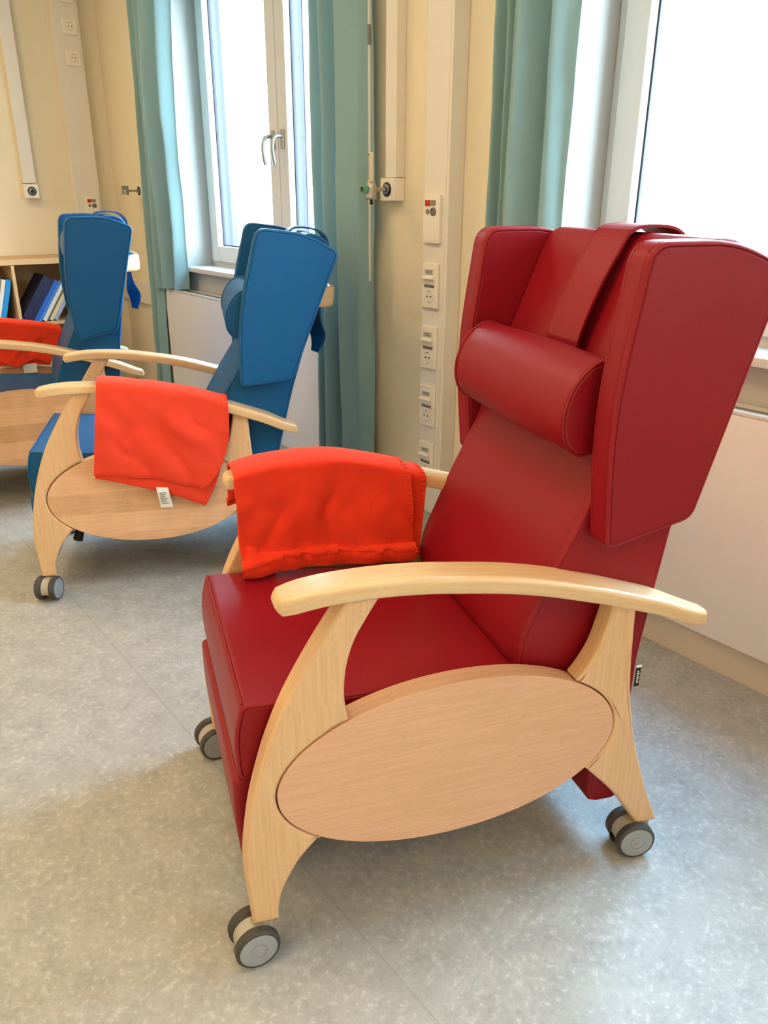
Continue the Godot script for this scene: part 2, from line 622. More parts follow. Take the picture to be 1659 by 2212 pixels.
func outline_path(poly: PackedVector2Array, inset: float, z: float, from := 0, to := -1) -> Array:
	var p := ccw(poly)
	var nm := poly_normals(p)
	var out := []
	var last := p.size() if to < 0 else to
	for k in range(from, last):
		var q := p[k] - nm[k] * inset
		out.append(Vector3(q.x, q.y, z))
	return out

func stitches(st: SurfaceTool, path: Array, gap: float, size: Vector3, up: Vector3, closed: bool) -> void:
	# short thread dashes laid along a path
	var n := path.size() if closed else path.size() - 1
	var left := 0.0
	for k in n:
		var a: Vector3 = path[k]
		var b: Vector3 = path[(k + 1) % path.size()]
		var d := b - a
		var l := d.length()
		if l < 1e-6:
			continue
		d /= l
		var s := d.cross(up).normalized()
		var t := left
		while t < l:
			var c := a + d * t
			var h := size * 0.5
			var e0 := c - d * h.x
			var e1 := c + d * h.x
			flat_quad(st, e0 - s * h.z + up * h.y, e1 - s * h.z + up * h.y, e1 + s * h.z + up * h.y, e0 + s * h.z + up * h.y)
			flat_quad(st, e1 - s * h.z, e0 - s * h.z, e0 - s * h.z + up * h.y, e1 - s * h.z + up * h.y)
			flat_quad(st, e0 + s * h.z, e1 + s * h.z, e1 + s * h.z + up * h.y, e0 + s * h.z + up * h.y)
			t += gap
		left = t - l

func wing_poly() -> PackedVector2Array:
	return round_poly([Vector2(0.648, 1.191), Vector2(0.80, 1.192), Vector2(0.906, 1.150), Vector2(0.797, 0.742), Vector2(0.632, 0.704), Vector2(0.612, 0.925)], [0.035, 0.05, 0.022, 0.020, 0.020, 0.11], 6)

func back_poly() -> PackedVector2Array:
	var pts := [Vector2(0.70, 0.105), Vector2(0.778, 0.100), Vector2(0.771, 0.30), Vector2(0.773, 0.434), Vector2(0.790, 0.579), Vector2(0.806, 0.697), Vector2(0.833, 0.84), Vector2(0.863, 0.99), Vector2(0.888, 1.10), Vector2(0.893, 1.150), Vector2(0.868, 1.185), Vector2(0.826, 1.193), Vector2(0.800, 1.188), Vector2(0.783, 1.163), Vector2(0.748, 1.075), Vector2(0.713, 0.988), Vector2(0.68, 0.895), Vector2(0.65, 0.81), Vector2(0.612, 0.73), Vector2(0.577, 0.66), Vector2(0.552, 0.60), Vector2(0.524, 0.54), Vector2(0.512, 0.49), Vector2(0.515, 0.455), Vector2(0.54, 0.425), Vector2(0.62, 0.40), Vector2(0.69, 0.38)]
	return round_poly(pts, 0.022, 2)

func seat_poly() -> PackedVector2Array:
	return round_poly([Vector2(0.010, 0.345), Vector2(0.25, 0.335), Vector2(0.528, 0.325), Vector2(0.535, 0.452), Vector2(0.30, 0.470), Vector2(0.022, 0.493), Vector2(0.006, 0.430)], [0.015, 0.0, 0.02, 0.02, 0.12, 0.014, 0.05], 5)

func roll_mesh(parts: Dictionary) -> void:
	# neck roll: an oval section leaning with the back, a little fuller in the middle, flat ends with piping
	var st := T()
	var rows := []
	var c := Vector2(0.638, 0.925)
	var ax := Vector2(0.33, 0.944)
	var ay := Vector2(0.944, -0.33)
	var sect := func(z: float, g: float) -> PackedVector3Array:
		var row := PackedVector3Array()
		var full := 1.0 + 0.05 * (1.0 - pow(absf(z) / 0.225, 2.0))
		for k in 40:
			var a := -TAU * k / 40
			var e := cos(a)
			var f := sin(a)
			# flatter at the back, round to the front
			var q := c + ax * (e * 0.081 * full * g) + ay * (f * (0.056 if f < 0 else 0.044) * full * g) - Vector2(0, 0.006) * (1.0 - full) * 0.0
			row.append(Vector3(q.x, q.y, z))
		return row
	for k in 25:
		rows.append(sect.call(lerpf(-0.222, 0.222, k / 24.0), 1.0))
	rows.push_front(sect.call(-0.2255, 0.965))
	rows.push_front(sect.call(-0.2265, 0.90))
	rows.push_front(sect.call(-0.2265, 0.01))
	rows.append(sect.call(0.2255, 0.965))
	rows.append(sect.call(0.2265, 0.90))
	rows.append(sect.call(0.2265, 0.01))
	for r in rows:
		r.reverse()
	grid(st, rows, true)
	parts["roll"] = st.commit()
	st = T()
	for z in [-0.2235, 0.2235]:
		var path := []
		for p in sect.call(z, 1.008):
			path.append(p)
		tube(st, path, 0.0026, 6, true)
	parts["roll_pipe"] = st.commit()
	st = T()
	for z in [-0.217, 0.217]:
		var path := []
		for p in sect.call(z, 1.002):
			path.append(p)
		for k in path.size():
			var a: Vector3 = path[k]
			var b: Vector3 = path[(k + 1) % path.size()]
			var out3 := (a - Vector3(c.x, c.y, a.z)).normalized()
			stitches(st, [a, b], 0.006, Vector3(0.0036, 0.0012, 0.0012), out3, false)
	parts["roll_stitch"] = st.commit()

func strap_mesh() -> Mesh:
	# a flat band: from behind the roll up to the top edge, over it and down behind
	var path := smooth2([Vector2(0.700, 0.955), Vector2(0.695, 1.005), Vector2(0.725, 1.090), Vector2(0.762, 1.160), Vector2(0.785, 1.195), Vector2(0.830, 1.203), Vector2(0.880, 1.196), Vector2(0.908, 1.165), Vector2(0.906, 1.10), Vector2(0.902, 1.0), Vector2(0.900, 0.90), Vector2(0.912, 0.84), Vector2(0.905, 0.79)], 4)
	var st := T()
	var top := []
	var n := path.size()
	var rows := []
	for k in n:
		var a: Vector2 = path[maxi(k - 1, 0)]
		var b: Vector2 = path[mini(k + 1, n - 1)]
		var d := (b - a).normalized()
		var nr := Vector2(-d.y, d.x)
		var u := float(k) / (n - 1)
		var w := 0.055 * (1.0 - 0.75 * smoothstep(0.80, 1.0, u))
		var tw := 0.9 * smoothstep(0.78, 0.96, u)
		var row := PackedVector3Array()
		for q in [[-w, 0.0025], [w, 0.0025], [w, -0.0025], [-w, -0.0025]]:
			var zz: float = q[0] * cos(tw)
			var off: float = q[1] + q[0] * sin(tw)
			row.append(Vector3(path[k].x + nr.x * off, path[k].y + nr.y * off, zz + 0.005))
		rows.append(row)
	for k in n - 1:
		for j in 4:
			var j2 := (j + 1) % 4
			flat_quad(st, rows[k][j], rows[k + 1][j], rows[k + 1][j2], rows[k][j2])
	flat_quad(st, rows[0][0], rows[0][1], rows[0][2], rows[0][3])
	flat_quad(st, rows[n - 1][3], rows[n - 1][2], rows[n - 1][1], rows[n - 1][0])
	return st.commit()

func strap_stitch_mesh() -> Mesh:
	var path := smooth2([Vector2(0.695, 1.005), Vector2(0.725, 1.090), Vector2(0.762, 1.160), Vector2(0.785, 1.195), Vector2(0.830, 1.203), Vector2(0.880, 1.196)], 8)
	var st := T()
	for z in [-0.046, 0.056]:
		for k in path.size() - 1:
			var d: Vector2 = (path[k + 1] - path[k]).normalized()
			var up := Vector3(-d.y, d.x, 0)
			stitches(st, [Vector3(path[k].x, path[k].y, z) + up * 0.0024, Vector3(path[k + 1].x, path[k + 1].y, z) + up * 0.0024], 0.006, Vector3(0.0036, 0.0012, 0.0013), up, false)
	return st.commit()

func handle_mesh() -> Mesh:
	# bent wooden push bar behind the back
	var st := T()
	var rows := []
	var path := []
	for k in 25:
		var t := k / 24.0
		var z := lerpf(-0.19, 0.19, t)
		var e := absf(t - 0.5) * 2.0
		var x := 0.930 - 0.078 * pow(e, 5.0)
		path.append(Vector3(x, 0.998, z))
	for k in path.size():
		var a: Vector3 = path[maxi(k - 1, 0)]
		var b: Vector3 = path[mini(k + 1, path.size() - 1)]
		var d := (b - a).normalized()
		var s := Vector3.UP.cross(d).normalized()
		var row := PackedVector3Array()
		for p in round_poly([Vector2(-0.011, -0.034), Vector2(0.011, -0.034), Vector2(0.011, 0.034), Vector2(-0.011, 0.034)], 0.016, 5):
			row.append(path[k] + s * p.x + Vector3.UP * p.y)
		rows.append(row)
	grid(st, rows, true)
	return st.commit()

func caster_parts() -> void:
	# twin-wheel caster; axle along z, swivel stem at x = +0.030
	var st := T()
	lathe(st, [Vector2(0, -0.004), Vector2(0.026, -0.004), Vector2(0.0335, -0.003), Vector2(0.0365, 0.0), Vector2(0.0398, 0.003), Vector2(0.0398, 0.015), Vector2(0.0365, 0.019), Vector2(0.0335, 0.0185), Vector2(0.0335, 0.0165), Vector2(0, 0.0165)], 36, axis_z(Vector3.ZERO))
	cache["tyre"] = st.commit()
	st = T()
	lathe(st, [Vector2(0, 0.010), Vector2(0.0338, 0.010), Vector2(0.0338, 0.0182), Vector2(0.0325, 0.0192), Vector2(0.015, 0.0196), Vector2(0.0146, 0.0186), Vector2(0.0134, 0.0186), Vector2(0.0130, 0.0200), Vector2(0, 0.0204)], 36, axis_z(Vector3.ZERO))
	cache["disc"] = st.commit()
	# emblem ridges on the disc
	st = T()
	var e := [Vector3(-0.004, -0.007, 0.0204), Vector3(0.001, 0.0, 0.0208), Vector3(0.005, 0.007, 0.0204)]
	tube(st, e, 0.0008, 5)
	var ring := []
	for k in 12:
		var a := TAU * k / 12
		ring.append(Vector3(-0.001 + 0.0035 * cos(a), 0.0 + 0.0035 * sin(a), 0.0207))
	tube(st, ring, 0.0006, 5, true)
	cache["emblem"] = st.commit()
	st = T()
	# hood: a half barrel between the wheels, open below, with the swivel neck
	var hood := []
	for k in 19:
		var a := deg_to_rad(lerpf(200.0, -35.0, k / 18.0))
		hood.append(Vector2(cos(a), sin(a)) * 0.0345)
	for k in 19:
		var a := deg_to_rad(lerpf(-35.0, 200.0, k / 18.0))
		hood.append(Vector2(cos(a), sin(a)) * 0.018)
	extrude(st, PackedVector2Array(hood), -0.0125, 0.0125, 0.002, 2)
	lathe(st, [Vector2(0, -0.004), Vector2(0.014, -0.004), Vector2(0.014, 0.032), Vector2(0.010, 0.034), Vector2(0, 0.034)], 20, Transform3D(Basis(), Vector3(0.022, 0.0, 0)))
	cache["hood"] = st.commit()
	cache["axle"] = lathe_mesh([Vector2(0, -0.030), Vector2(0.007, -0.030), Vector2(0.007, 0.030), Vector2(0, 0.030)], 14, axis_z(Vector3.ZERO))
	st = T()
	rbox(st, Vector3(-0.040, -0.018, -0.010), Vector3(-0.012, -0.006, 0.010), 0.004)
	cache["brake"] = st.commit()

func chair_meshes() -> void:
	var st := T()
	extrude(st, front_leg_poly(), 0.260, 0.302, 0.006, 3, true)
	cache["fleg"] = st.commit()
	st = T()
	extrude(st, front_leg_poly(), -0.302, -0.260, 0.006, 3, true)
	cache["fleg-"] = st.commit()
	st = T()
	extrude(st, rear_leg_poly(), 0.260, 0.302, 0.006, 3, true)
	cache["rleg"] = st.commit()
	st = T()
	extrude(st, rear_leg_poly(), -0.302, -0.260, 0.006, 3, true)
	cache["rleg-"] = st.commit()
	st = T()
	extrude(st, PackedVector2Array(oval_arc(0, 357, 119, -0.0008)), 0.2605, 0.3015, 0.0025, 2)
	cache["oval"] = st.commit()
	st = T()
	extrude(st, PackedVector2Array(oval_arc(0, 357, 119, -0.0008)), -0.3015, -0.2605, 0.0025, 2)
	cache["oval-"] = st.commit()
	cache["arm"] = arm_mesh(1.0)
	cache["arm-"] = arm_mesh(-1.0)
	st = T()
	extrude(st, wing_poly(), 0.2505, 0.306, 0.006, 4, false, 40.0, 0.0017)
	cache["wing"] = st.commit()
	st = T()
	extrude(st, wing_poly(), -0.306, -0.2505, 0.006, 4, false, 40.0, 0.0017)
	cache["wing-"] = st.commit()
	for s in [1.0, -1.0]:
		st = T()
		for z in [0.296, 0.2605]:
			var p := outline_path(wing_poly(), -0.0002, z * s)
			for k in p.size():
				var a: Vector3 = p[k]
				var b: Vector3 = p[(k + 1) % p.size()]
				var d := (b - a).normalized()
				stitches(st, [a, b], 0.0062, Vector3(0.0036, 0.0009, 0.0012), Vector3(d.y, -d.x, 0), false)
		cache["wingstitch" + ("" if s > 0 else "-")] = st.commit()
	st = T()
	extrude(st, back_poly(), -0.248, 0.248, 0.007, 4, false, 40.0, 0.0017)
	cache["back"] = st.commit()
	st = T()
	var bp := ccw(back_poly())
	var nm := poly_normals(bp)
	for s in [-1.0, 1.0]:
		var path := []
		var pst := []
		for k in bp.size():
			if bp[k].x < 0.80 and bp[k].y > 0.45 and bp[k].y < 1.19 and nm[k].x < 0.0:
				path.append(Vector3(bp[k].x, bp[k].y, 0.241 * s) - Vector3(nm[k].x, nm[k].y, 0) * 0.0035)
				pst.append(Vector3(bp[k].x, bp[k].y, 0.231 * s))
		for k in pst.size() - 1:
			var d: Vector3 = (pst[k + 1] - pst[k]).normalized()
			stitches(st, [pst[k], pst[k + 1]], 0.0062, Vector3(0.0036, 0.0009, 0.0012), Vector3(d.y, -d.x, 0), false)
	cache["backpipe"] = st.commit()
	st = T()
	extrude(st, seat_poly(), -0.2485, 0.2485, 0.006, 4, false, 40.0, 0.0018)
	cache["seat"] = st.commit()
	st = T()
	var front := []
	for k in 21:
		front.append(Vector3(0.0245, 0.4915, lerpf(-0.242, 0.242, k / 20.0)))
	tube(st, front, 0.0024, 6)
	cache["seatpipe"] = st.commit()
	st = T()
	extrude(st, round_poly([Vector2(0.012, 0.115), Vector2(0.058, 0.115), Vector2(0.058, 0.318), Vector2(0.030, 0.342), Vector2(0.0, 0.342), Vector2(-0.001, 0.25)], [0.012, 0.012, 0.012, 0.01, 0.012, 0.05], 4), -0.241, 0.241, 0.010, 3)
	cache["foot"] = st.commit()
	cache["strap"] = strap_mesh()
	cache["strapstitch"] = strap_stitch_mesh()
	cache["handle"] = handle_mesh()
	var d := {}
	roll_mesh(d)
	cache.merge(d)
	caster_parts()
	# underframe: steel side rails, cross tubes and the recline mechanism
	st = T()
	for z in [-0.235, 0.235]:
		rbox(st, Vector3(0.06, 0.285, z - 0.015), Vector3(0.66, 0.325, z + 0.015), 0.003)
	for x in [0.09, 0.36, 0.62]:
		rbox(st, Vector3(x - 0.015, 0.28, -0.2595), Vector3(x + 0.015, 0.31, 0.2595), 0.003)
	tube(st, [Vector3(0.15, 0.25, 0.02), Vector3(0.62, 0.23, 0.02)], 0.014, 12)
	tube(st, [Vector3(0.15, 0.25, 0.02), Vector3(0.15, 0.30, 0.02)], 0.010, 8)
	tube(st, [Vector3(0.62, 0.23, 0.02), Vector3(0.62, 0.30, 0.02)], 0.010, 8)
	cache["under"] = st.commit()
	st = T()
	tube(st, [Vector3(0.14, 0.29, 0.20), Vector3(0.135, 0.20, 0.20), Vector3(0.12, 0.16, 0.20)], 0.016, 10)
	cache["stop"] = st.commit()
	st = T()
	tube(st, [Vector3(0.50, 0.30, 0.12), Vector3(0.505, 0.155, 0.12)], 0.013, 12)
	cache["lever"] = st.commit()

func make_chair(c: String, n: String, label: String, at: Vector3, turn_deg: float, rec: float, shift: Vector2, swivel: Array, veneer: String, roll_up := 0.0) -> Node3D:
	var t := thing(n, label, "armchair", at, deg_to_rad(turn_deg), "wing back care armchairs")
	var lm: Material = M[c + " leather"]
	var sm: Material = lm
	var th: Material = M[c + " thread"]
	for s in ["", "-"]:
		part(t, "front_leg", cache["fleg" + s], M["beech"])
		part(t, "rear_leg", cache["rleg" + s], M["beech"])
		part(t, "side_panel", cache["oval" + s], M[veneer])
		part(t, "armrest", cache["arm" + s], M["beech armrest"])
	var seat := part(t, "seat_cushion", cache["seat"], lm)
	part(seat, "piping", cache["seatpipe"], sm)
	part(t, "footrest_panel", cache["foot"], lm)
	part(t, "underframe", cache["under"], M["steel dark"])
	part(t, "mechanism_stop", cache["stop"], M["black"])
	part(t, "release_lever", cache["lever"], M["black"])
	var piv := Vector3(0.60, 0.42, 0)
	var xf := Transform3D(Basis(), piv + Vector3(shift.x, shift.y, 0)) * Transform3D(Basis(Vector3(0, 0, 1), -deg_to_rad(rec)), Vector3.ZERO) * Transform3D(Basis(), -piv)
	var b := part(t, "backrest", cache["back"], lm, xf)
	part(b, "stitching", cache["backpipe"], th)
	for s in ["", "-"]:
		var w := part(t, "head_wing", cache["wing" + s], lm, xf)
		part(w, "stitching", cache["wingstitch" + s], th)
	var rl := part(t, "neck_roll", cache["roll"], lm, xf * Transform3D(Basis(), Vector3(0.37, 1.0, 0) * roll_up))
	part(rl, "piping", cache["roll_pipe"], sm)
	part(rl, "stitching", cache["roll_stitch"], th)
	var sp := part(t, "neck_roll_strap", cache["strap"], lm, xf)
	part(sp, "stitching", cache["strapstitch"], th)
	part(t, "push_handle", cache["handle"], M["beech armrest"], xf)
	var k := 0
	for p in [Vector3(0.032, 0.040, 0.287), Vector3(0.808, 0.040, 0.287), Vector3(0.032, 0.040, -0.287), Vector3(0.808, 0.040, -0.287)]:
		# the swivel stem stays under the leg; the axle turns about it
		var a := deg_to_rad(swivel[k])
		var cx := Transform3D(Basis(Vector3.UP, a), p) * Transform3D(Basis(), Vector3(-0.022, 0, 0))
		var h := part(t, "caster", cache["hood"], M["caster hood"], cx)
		part(h, "axle", cache["axle"], M["steel dark"])
		for s in [1, -1]:
			var wx := Transform3D(Basis() if s > 0 else Basis(Vector3.UP, PI), Vector3(0, 0, 0.0150 * s))
			part(h, "tyre", cache["tyre"], M["tyre"], wx)
			part(h, "wheel_disc", cache["disc"], M["caster grey"], wx)
			part(h, "wheel_emblem", cache["emblem"], M["caster hood"], wx)
		if k == 1 or k == 3:
			part(h, "brake_pedal", cache["brake"], M["black"])
		k += 1
	return t

# ------------------------------------------------------------------ fleece blankets over the armrests, in chair axes
func blanket(parent: Node3D, n: String, side: float, x0: float, x1: float, drop_in: Callable, drop_out: Callable, edge0: Callable, edge1: Callable, th: float, seed_: int, amp: float, lift: float, m: Material, stitched: bool, hump := 0.0, roll := 0.0) -> MeshInstance3D:
	# u runs along the arm, v from the inner hem over the arm to the outer hem
	var nu := 72
	var na := 34
	var nt := 12
	var no := noise(seed_, 1.0, FastNoiseLite.TYPE_SIMPLEX_SMOOTH, 2)
	var outer := []
	var inner := []
	for i in nu + 1:
		var u := float(i) / nu
		var xm := lerpf(x0, x1, u)
		var ya := arm_top(xm) + 0.004 + lift + hump * sin(PI * u)
		var zi := 0.234 - lift
		var zo := 0.3185 + lift
		var di: float = drop_in.call(u) + hump * sin(PI * u)
		var do_: float = drop_out.call(u) + hump * sin(PI * u)
		var pts := []
		for j in na + 1:
			pts.append([Vector2(zi, lerpf(ya - 0.016 - di, ya - 0.016, float(j) / na)), 1.0 - float(j) / na, -1.0])
		for j in range(1, nt):
			var a := PI * (1.0 - float(j) / nt)
			var cz := (zi + zo) / 2
			var hw := (zo - zi) / 2
			pts.append([Vector2(cz + cos(a) * hw * (1.0 + 0.10 * absf(sin(2 * a))), ya - 0.016 + sin(a) * 0.020), 0.0, 0.0])
		for j in na + 1:
			pts.append([Vector2(zo, lerpf(ya - 0.016, ya - 0.016 - do_, float(j) / na)), float(j) / na, 1.0])
		var ro := PackedVector3Array()
		for p in pts:
			var v: Vector2 = p[0]
			var hang: float = p[1]
			var sd: float = p[2]
			var e0: float = edge0.call(hang * sd)
			var e1: float = edge1.call(hang * sd)
			var x := lerpf(x0 + e0, x1 + e1, u)
			var w := 0.25 + 0.75 * smoothstep(0.0, 0.4, hang)
			var q := no.get_noise_2d(x * 4.5 + v.y * 3.0 + sd * 7.0, v.y * 2.4 - x * 1.2) * amp * w
			q += no.get_noise_2d(x * 9.0 - v.y * 7.0 + 30.0, v.y * 4.0 + 9.0 * sd) * amp * 0.22 * w
			q = absf(q) if sd < 0 else q + amp * 0.3 * w
			q += roll * (smoothstep(0.80, 0.90, hang) - 0.45 * smoothstep(0.93, 1.0, hang)) * (0.7 + 0.6 * no.get_noise_2d(x * 5.0, 3.0))
			if sd != 0.0:
				# diagonal drag folds from the armrest
				var dg := sin((x * 34.0 + v.y * 26.0 * (1.0 if seed_ % 2 == 0 else -0.7)) + no.get_noise_2d(x * 3.0, v.y * 3.0) * 4.0)
				q += amp * 0.30 * w * maxf(0.0, dg) * (0.4 + no.get_noise_2d(x * 5.0 + 70.0, v.y * 5.0))
			var zz := v.x
			if sd != 0.0:
				zz += sd * absf(q)
			else:
				v.y += q * 0.5
			ro.append(Vector3(x, v.y, zz * side))
		outer.append(ro)
	# inner surface: shifted towards the arm by the thickness
	for i in nu + 1:
		var ri := PackedVector3Array()
		var nv: int = outer[i].size()
		for j in nv:
			var a: Vector3 = outer[i][maxi(j - 1, 0)]
			var b: Vector3 = outer[i][mini(j + 1, nv - 1)]
			var c: Vector3 = outer[maxi(i - 1, 0)][j]
			var d: Vector3 = outer[mini(i + 1, nu)][j]
			var nn := (b - a).cross(d - c).normalized() * side
			ri.append(outer[i][j] - nn * th * signf(nn.dot(Vector3(0, outer[i][j].y - arm_top(outer[i][j].x) + 0.02, outer[i][j].z - 0.276 * side))))
		inner.append(ri)
	var st := T()
	var rows := []
	for i in nu + 1:
		var ring := PackedVector3Array()
		var nv: int = outer[i].size()
		for j in nv:
			ring.append(outer[i][j])
		for j in range(nv - 1, -1, -1):
			ring.append(inner[i][j])
		if side > 0:
			ring.reverse()
		rows.append(ring)
	grid(st, rows, true)
	# close the two ends
	for i in [0, nu]:
		var nv: int = outer[i].size()
		for j in nv - 1:
			var q := [outer[i][j], outer[i][j + 1], inner[i][j + 1], inner[i][j]]
			if (i == 0) == (side > 0):
				flat_quad(st, q[3], q[2], q[1], q[0])
			else:
				flat_quad(st, q[0], q[1], q[2], q[3])
	var o := part(parent, n, st.commit(), m)
	if stitched:
		var es := T()
		var nv: int = outer[0].size()
		var hems := [[], [], [], []]
		for i in nu + 1:
			hems[0].append((outer[i][0] + inner[i][0]) / 2)
			hems[1].append((outer[i][nv - 1] + inner[i][nv - 1]) / 2)
		for j in nv:
			hems[2].append((outer[0][j] + inner[0][j]) / 2)
			hems[3].append((outer[nu][j] + inner[nu][j]) / 2)
		for hk in ([1, 3] if side > 0 else [0, 3]):
			var h: Array = hems[hk]
			tube(es, h, th * 0.62, 6)
			# blanket-stitch loops
			var acc := 0.0
			for k in range(1, h.size()):
				acc += (h[k] - h[k - 1]).length()
				if acc > 0.009:
					acc = 0.0
					var d: Vector3 = (h[k] - h[k - 1]).normalized()
					var into: Vector3 = Vector3.ZERO
					if hk == 1:
						into = (outer[k][nv - 6] - outer[k][nv - 1]).normalized()
					elif hk == 0:
						into = (outer[k][5] - outer[k][0]).normalized()
					else:
						into = (outer[nu - 3][k] - outer[nu][k]).normalized()
					var nn := d.cross(into).normalized() * th * 0.55
					for sg in [1.0, -1.0]:
						tube(es, [h[k] + nn * sg, h[k] + into * 0.010 + nn * sg * 1.15], 0.0013, 5)
		part(o, "edge_stitching", es.commit(), M["orange stitch"])
	return o

# ------------------------------------------------------------------ room fittings
func curtain(label: String) -> Node3D:
	return thing("curtain", label, "curtain", Vector3.ZERO, 0.0, "teal window curtains")

func curtain_panel(t: Node3D, z0: float, z1: float, x: float, ybot: float, ytop: float, folds: Array, seed_: int, bend: Callable) -> void:
	# folds: [u, x offset] along the width; the sheet is 3 mm thick
	var no := noise(seed_, 1.0, FastNoiseLite.TYPE_SIMPLEX_SMOOTH, 2)
	var cols := 96
	var rowsn := 30
	var st := T()
	var rows := []
	for i in rowsn + 1:
		var v := float(i) / rowsn
		var y := lerpf(ybot, ytop, v)
		var outer := PackedVector3Array()
		for j in cols + 1:
			var u := float(j) / cols
			var dx := 0.0
			for k in folds.size() - 1:
				if u >= folds[k][0] and u <= folds[k + 1][0]:
					var ft: float = (u - folds[k][0]) / (folds[k + 1][0] - folds[k][0])
					dx = lerpf(folds[k][1], folds[k + 1][1], (1.0 - cos(PI * ft)) / 2)
			dx *= 0.85 + 0.3 * no.get_noise_2d(u * 3.0, v * 1.6)
			dx += no.get_noise_2d(u * 6.0 + 50.0, v * 7.0) * 0.004
			var b: Vector2 = bend.call(u, v)
			outer.append(Vector3(x + dx + b.x, y, lerpf(z0, z1, u) + b.y + no.get_noise_2d(u * 2.0 + 9.0, v * 2.0) * 0.010))
		var ring := PackedVector3Array()
		for p in outer:
			ring.append(p + Vector3(-0.0015, 0, 0))
		for k in range(outer.size() - 1, -1, -1):
			ring.append(outer[k] + Vector3(0.0015, 0, 0))
		rows.append(ring)
	for r in rows:
		r.reverse()
	grid(st, rows, true)
	part(t, "panel", st.commit(), M["teal curtain"])
	for q in 5:
		var hk := T()
		var u := (q + 0.5) / 5.0
		tube(hk, [Vector3(x, ytop - 0.02, lerpf(z0, z1, u)), Vector3(x, ytop + 0.035, lerpf(z0, z1, u))], 0.004, 6)
		part(t, "hook", hk.commit(), M["window white"])

func window_unit(n: String, z0: float, z1: float) -> void:
	var x0 := 2.125
	var y0 := 0.872
	var y1 := 2.35
	var t := struct_node(n)
	var st := T()
	var fw := 0.045
	for b in [[z0, z0 + fw, y0, y1], [z1 - fw, z1, y0, y1], [z0 + fw, z1 - fw, y0, y0 + fw], [z0 + fw, z1 - fw, y1 - fw, y1]]:
		rbox(st, Vector3(x0, b[2], b[0]), Vector3(x0 + 0.055, b[3], b[1]), 0.003)
	part(t, "window_frame", st.commit(), M["window white"])
	var zm := (z0 + z1) / 2
	for q in [[z0 + fw - 0.012, zm - 0.002, 1.0], [zm + 0.002, z1 - fw + 0.012, -1.0]]:
		st = T()
		var a: float = q[0]
		var b: float = q[1]
		var sw := 0.082
		var ya := y0 + fw - 0.012
		var yb := y1 - fw + 0.012
		for r in [[a, a + sw, ya, yb], [b - sw, b, ya, yb], [a + sw, b - sw, ya, ya + sw], [a + sw, b - sw, yb - sw, yb]]:
			rbox(st, Vector3(x0 - 0.018, r[2], r[0]), Vector3(x0 + 0.030, r[3], r[1]), 0.004)
		var s := part(t, "window_sash", st.commit(), M["window white"])
		st = T()
		for r in [[a + sw, a + sw + 0.006, ya + sw, yb - sw], [b - sw - 0.006, b - sw, ya + sw, yb - sw], [a + sw, b - sw, ya + sw, ya + sw + 0.006], [a + sw, b - sw, yb - sw - 0.006, yb - sw]]:
			box(st, Vector3(x0 + 0.016, r[2], r[0]), Vector3(x0 + 0.027, r[3], r[1]))
		part(s, "gasket", st.commit(), M["gasket"])
		st = T()
		for r in [[a + 0.02, a + sw, ya + 0.02, yb - 0.02], [b - sw, b - 0.02, ya + 0.02, yb - 0.02], [a + sw, b - sw, ya + 0.02, ya + sw], [a + sw, b - sw, yb - sw, yb - 0.02]]:
			rbox(st, Vector3(x0 + 0.0305, r[2], r[0]), Vector3(x0 + 0.080, r[3], r[1]), 0.002)
		part(s, "outer_cladding", st.commit(), M["window outside"])
		st = T()
		flat_quad(st, Vector3(x0 + 0.020, ya + sw - 0.01, b - sw + 0.01), Vector3(x0 + 0.020, ya + sw - 0.01, a + sw - 0.01), Vector3(x0 + 0.020, yb - sw + 0.01, a + sw - 0.01), Vector3(x0 + 0.020, yb - sw + 0.01, b - sw + 0.01))
		part(s, "pane", st.commit(), M["glass"])
		# lever handle on the stile beside the middle joint
		var hz: float = (b - 0.042) if q[2] > 0 else (a + 0.042)
		st = T()
		rbox(st, Vector3(x0 - 0.028, 1.452, hz - 0.015), Vector3(x0 - 0.017, 1.535, hz + 0.015), 0.005)
		part(s, "handle_rose", st.commit(), M["brushed nickel"])
		st = T()
		var hp := []
		for p in smooth2([Vector2(0.020, 1.505), Vector2(0.045, 1.507), Vector2(0.066, 1.498), Vector2(0.076, 1.470), Vector2(0.076, 1.43), Vector2(0.068, 1.385)], 5):
			hp.append(Vector3(x0 - p.x, p.y, hz))
		tube(st, hp, 0.0085, 10)
		part(s, "handle_lever", st.commit(), M["aluminium"])
	# outside reveal
	st = T()
	for r in [[z0 - 0.003, z0 + 0.112], [zm - 0.086, zm + 0.086], [z1 - 0.112, z1 + 0.003]]:
		box(st, Vector3(x0 + 0.0805, y0, r[0]), Vector3(x0 + 0.118, y1, r[1]))
	part(t, "outer_jamb", st.commit(), M["outside jamb"])
	st = T()
	rbox(st, Vector3(1.952, 0.852, z0 - 0.045), Vector3(x0 - 0.002, 0.878, z1 + 0.045), 0.006)
	part(t, "window_sill", st.commit(), M["window white"])

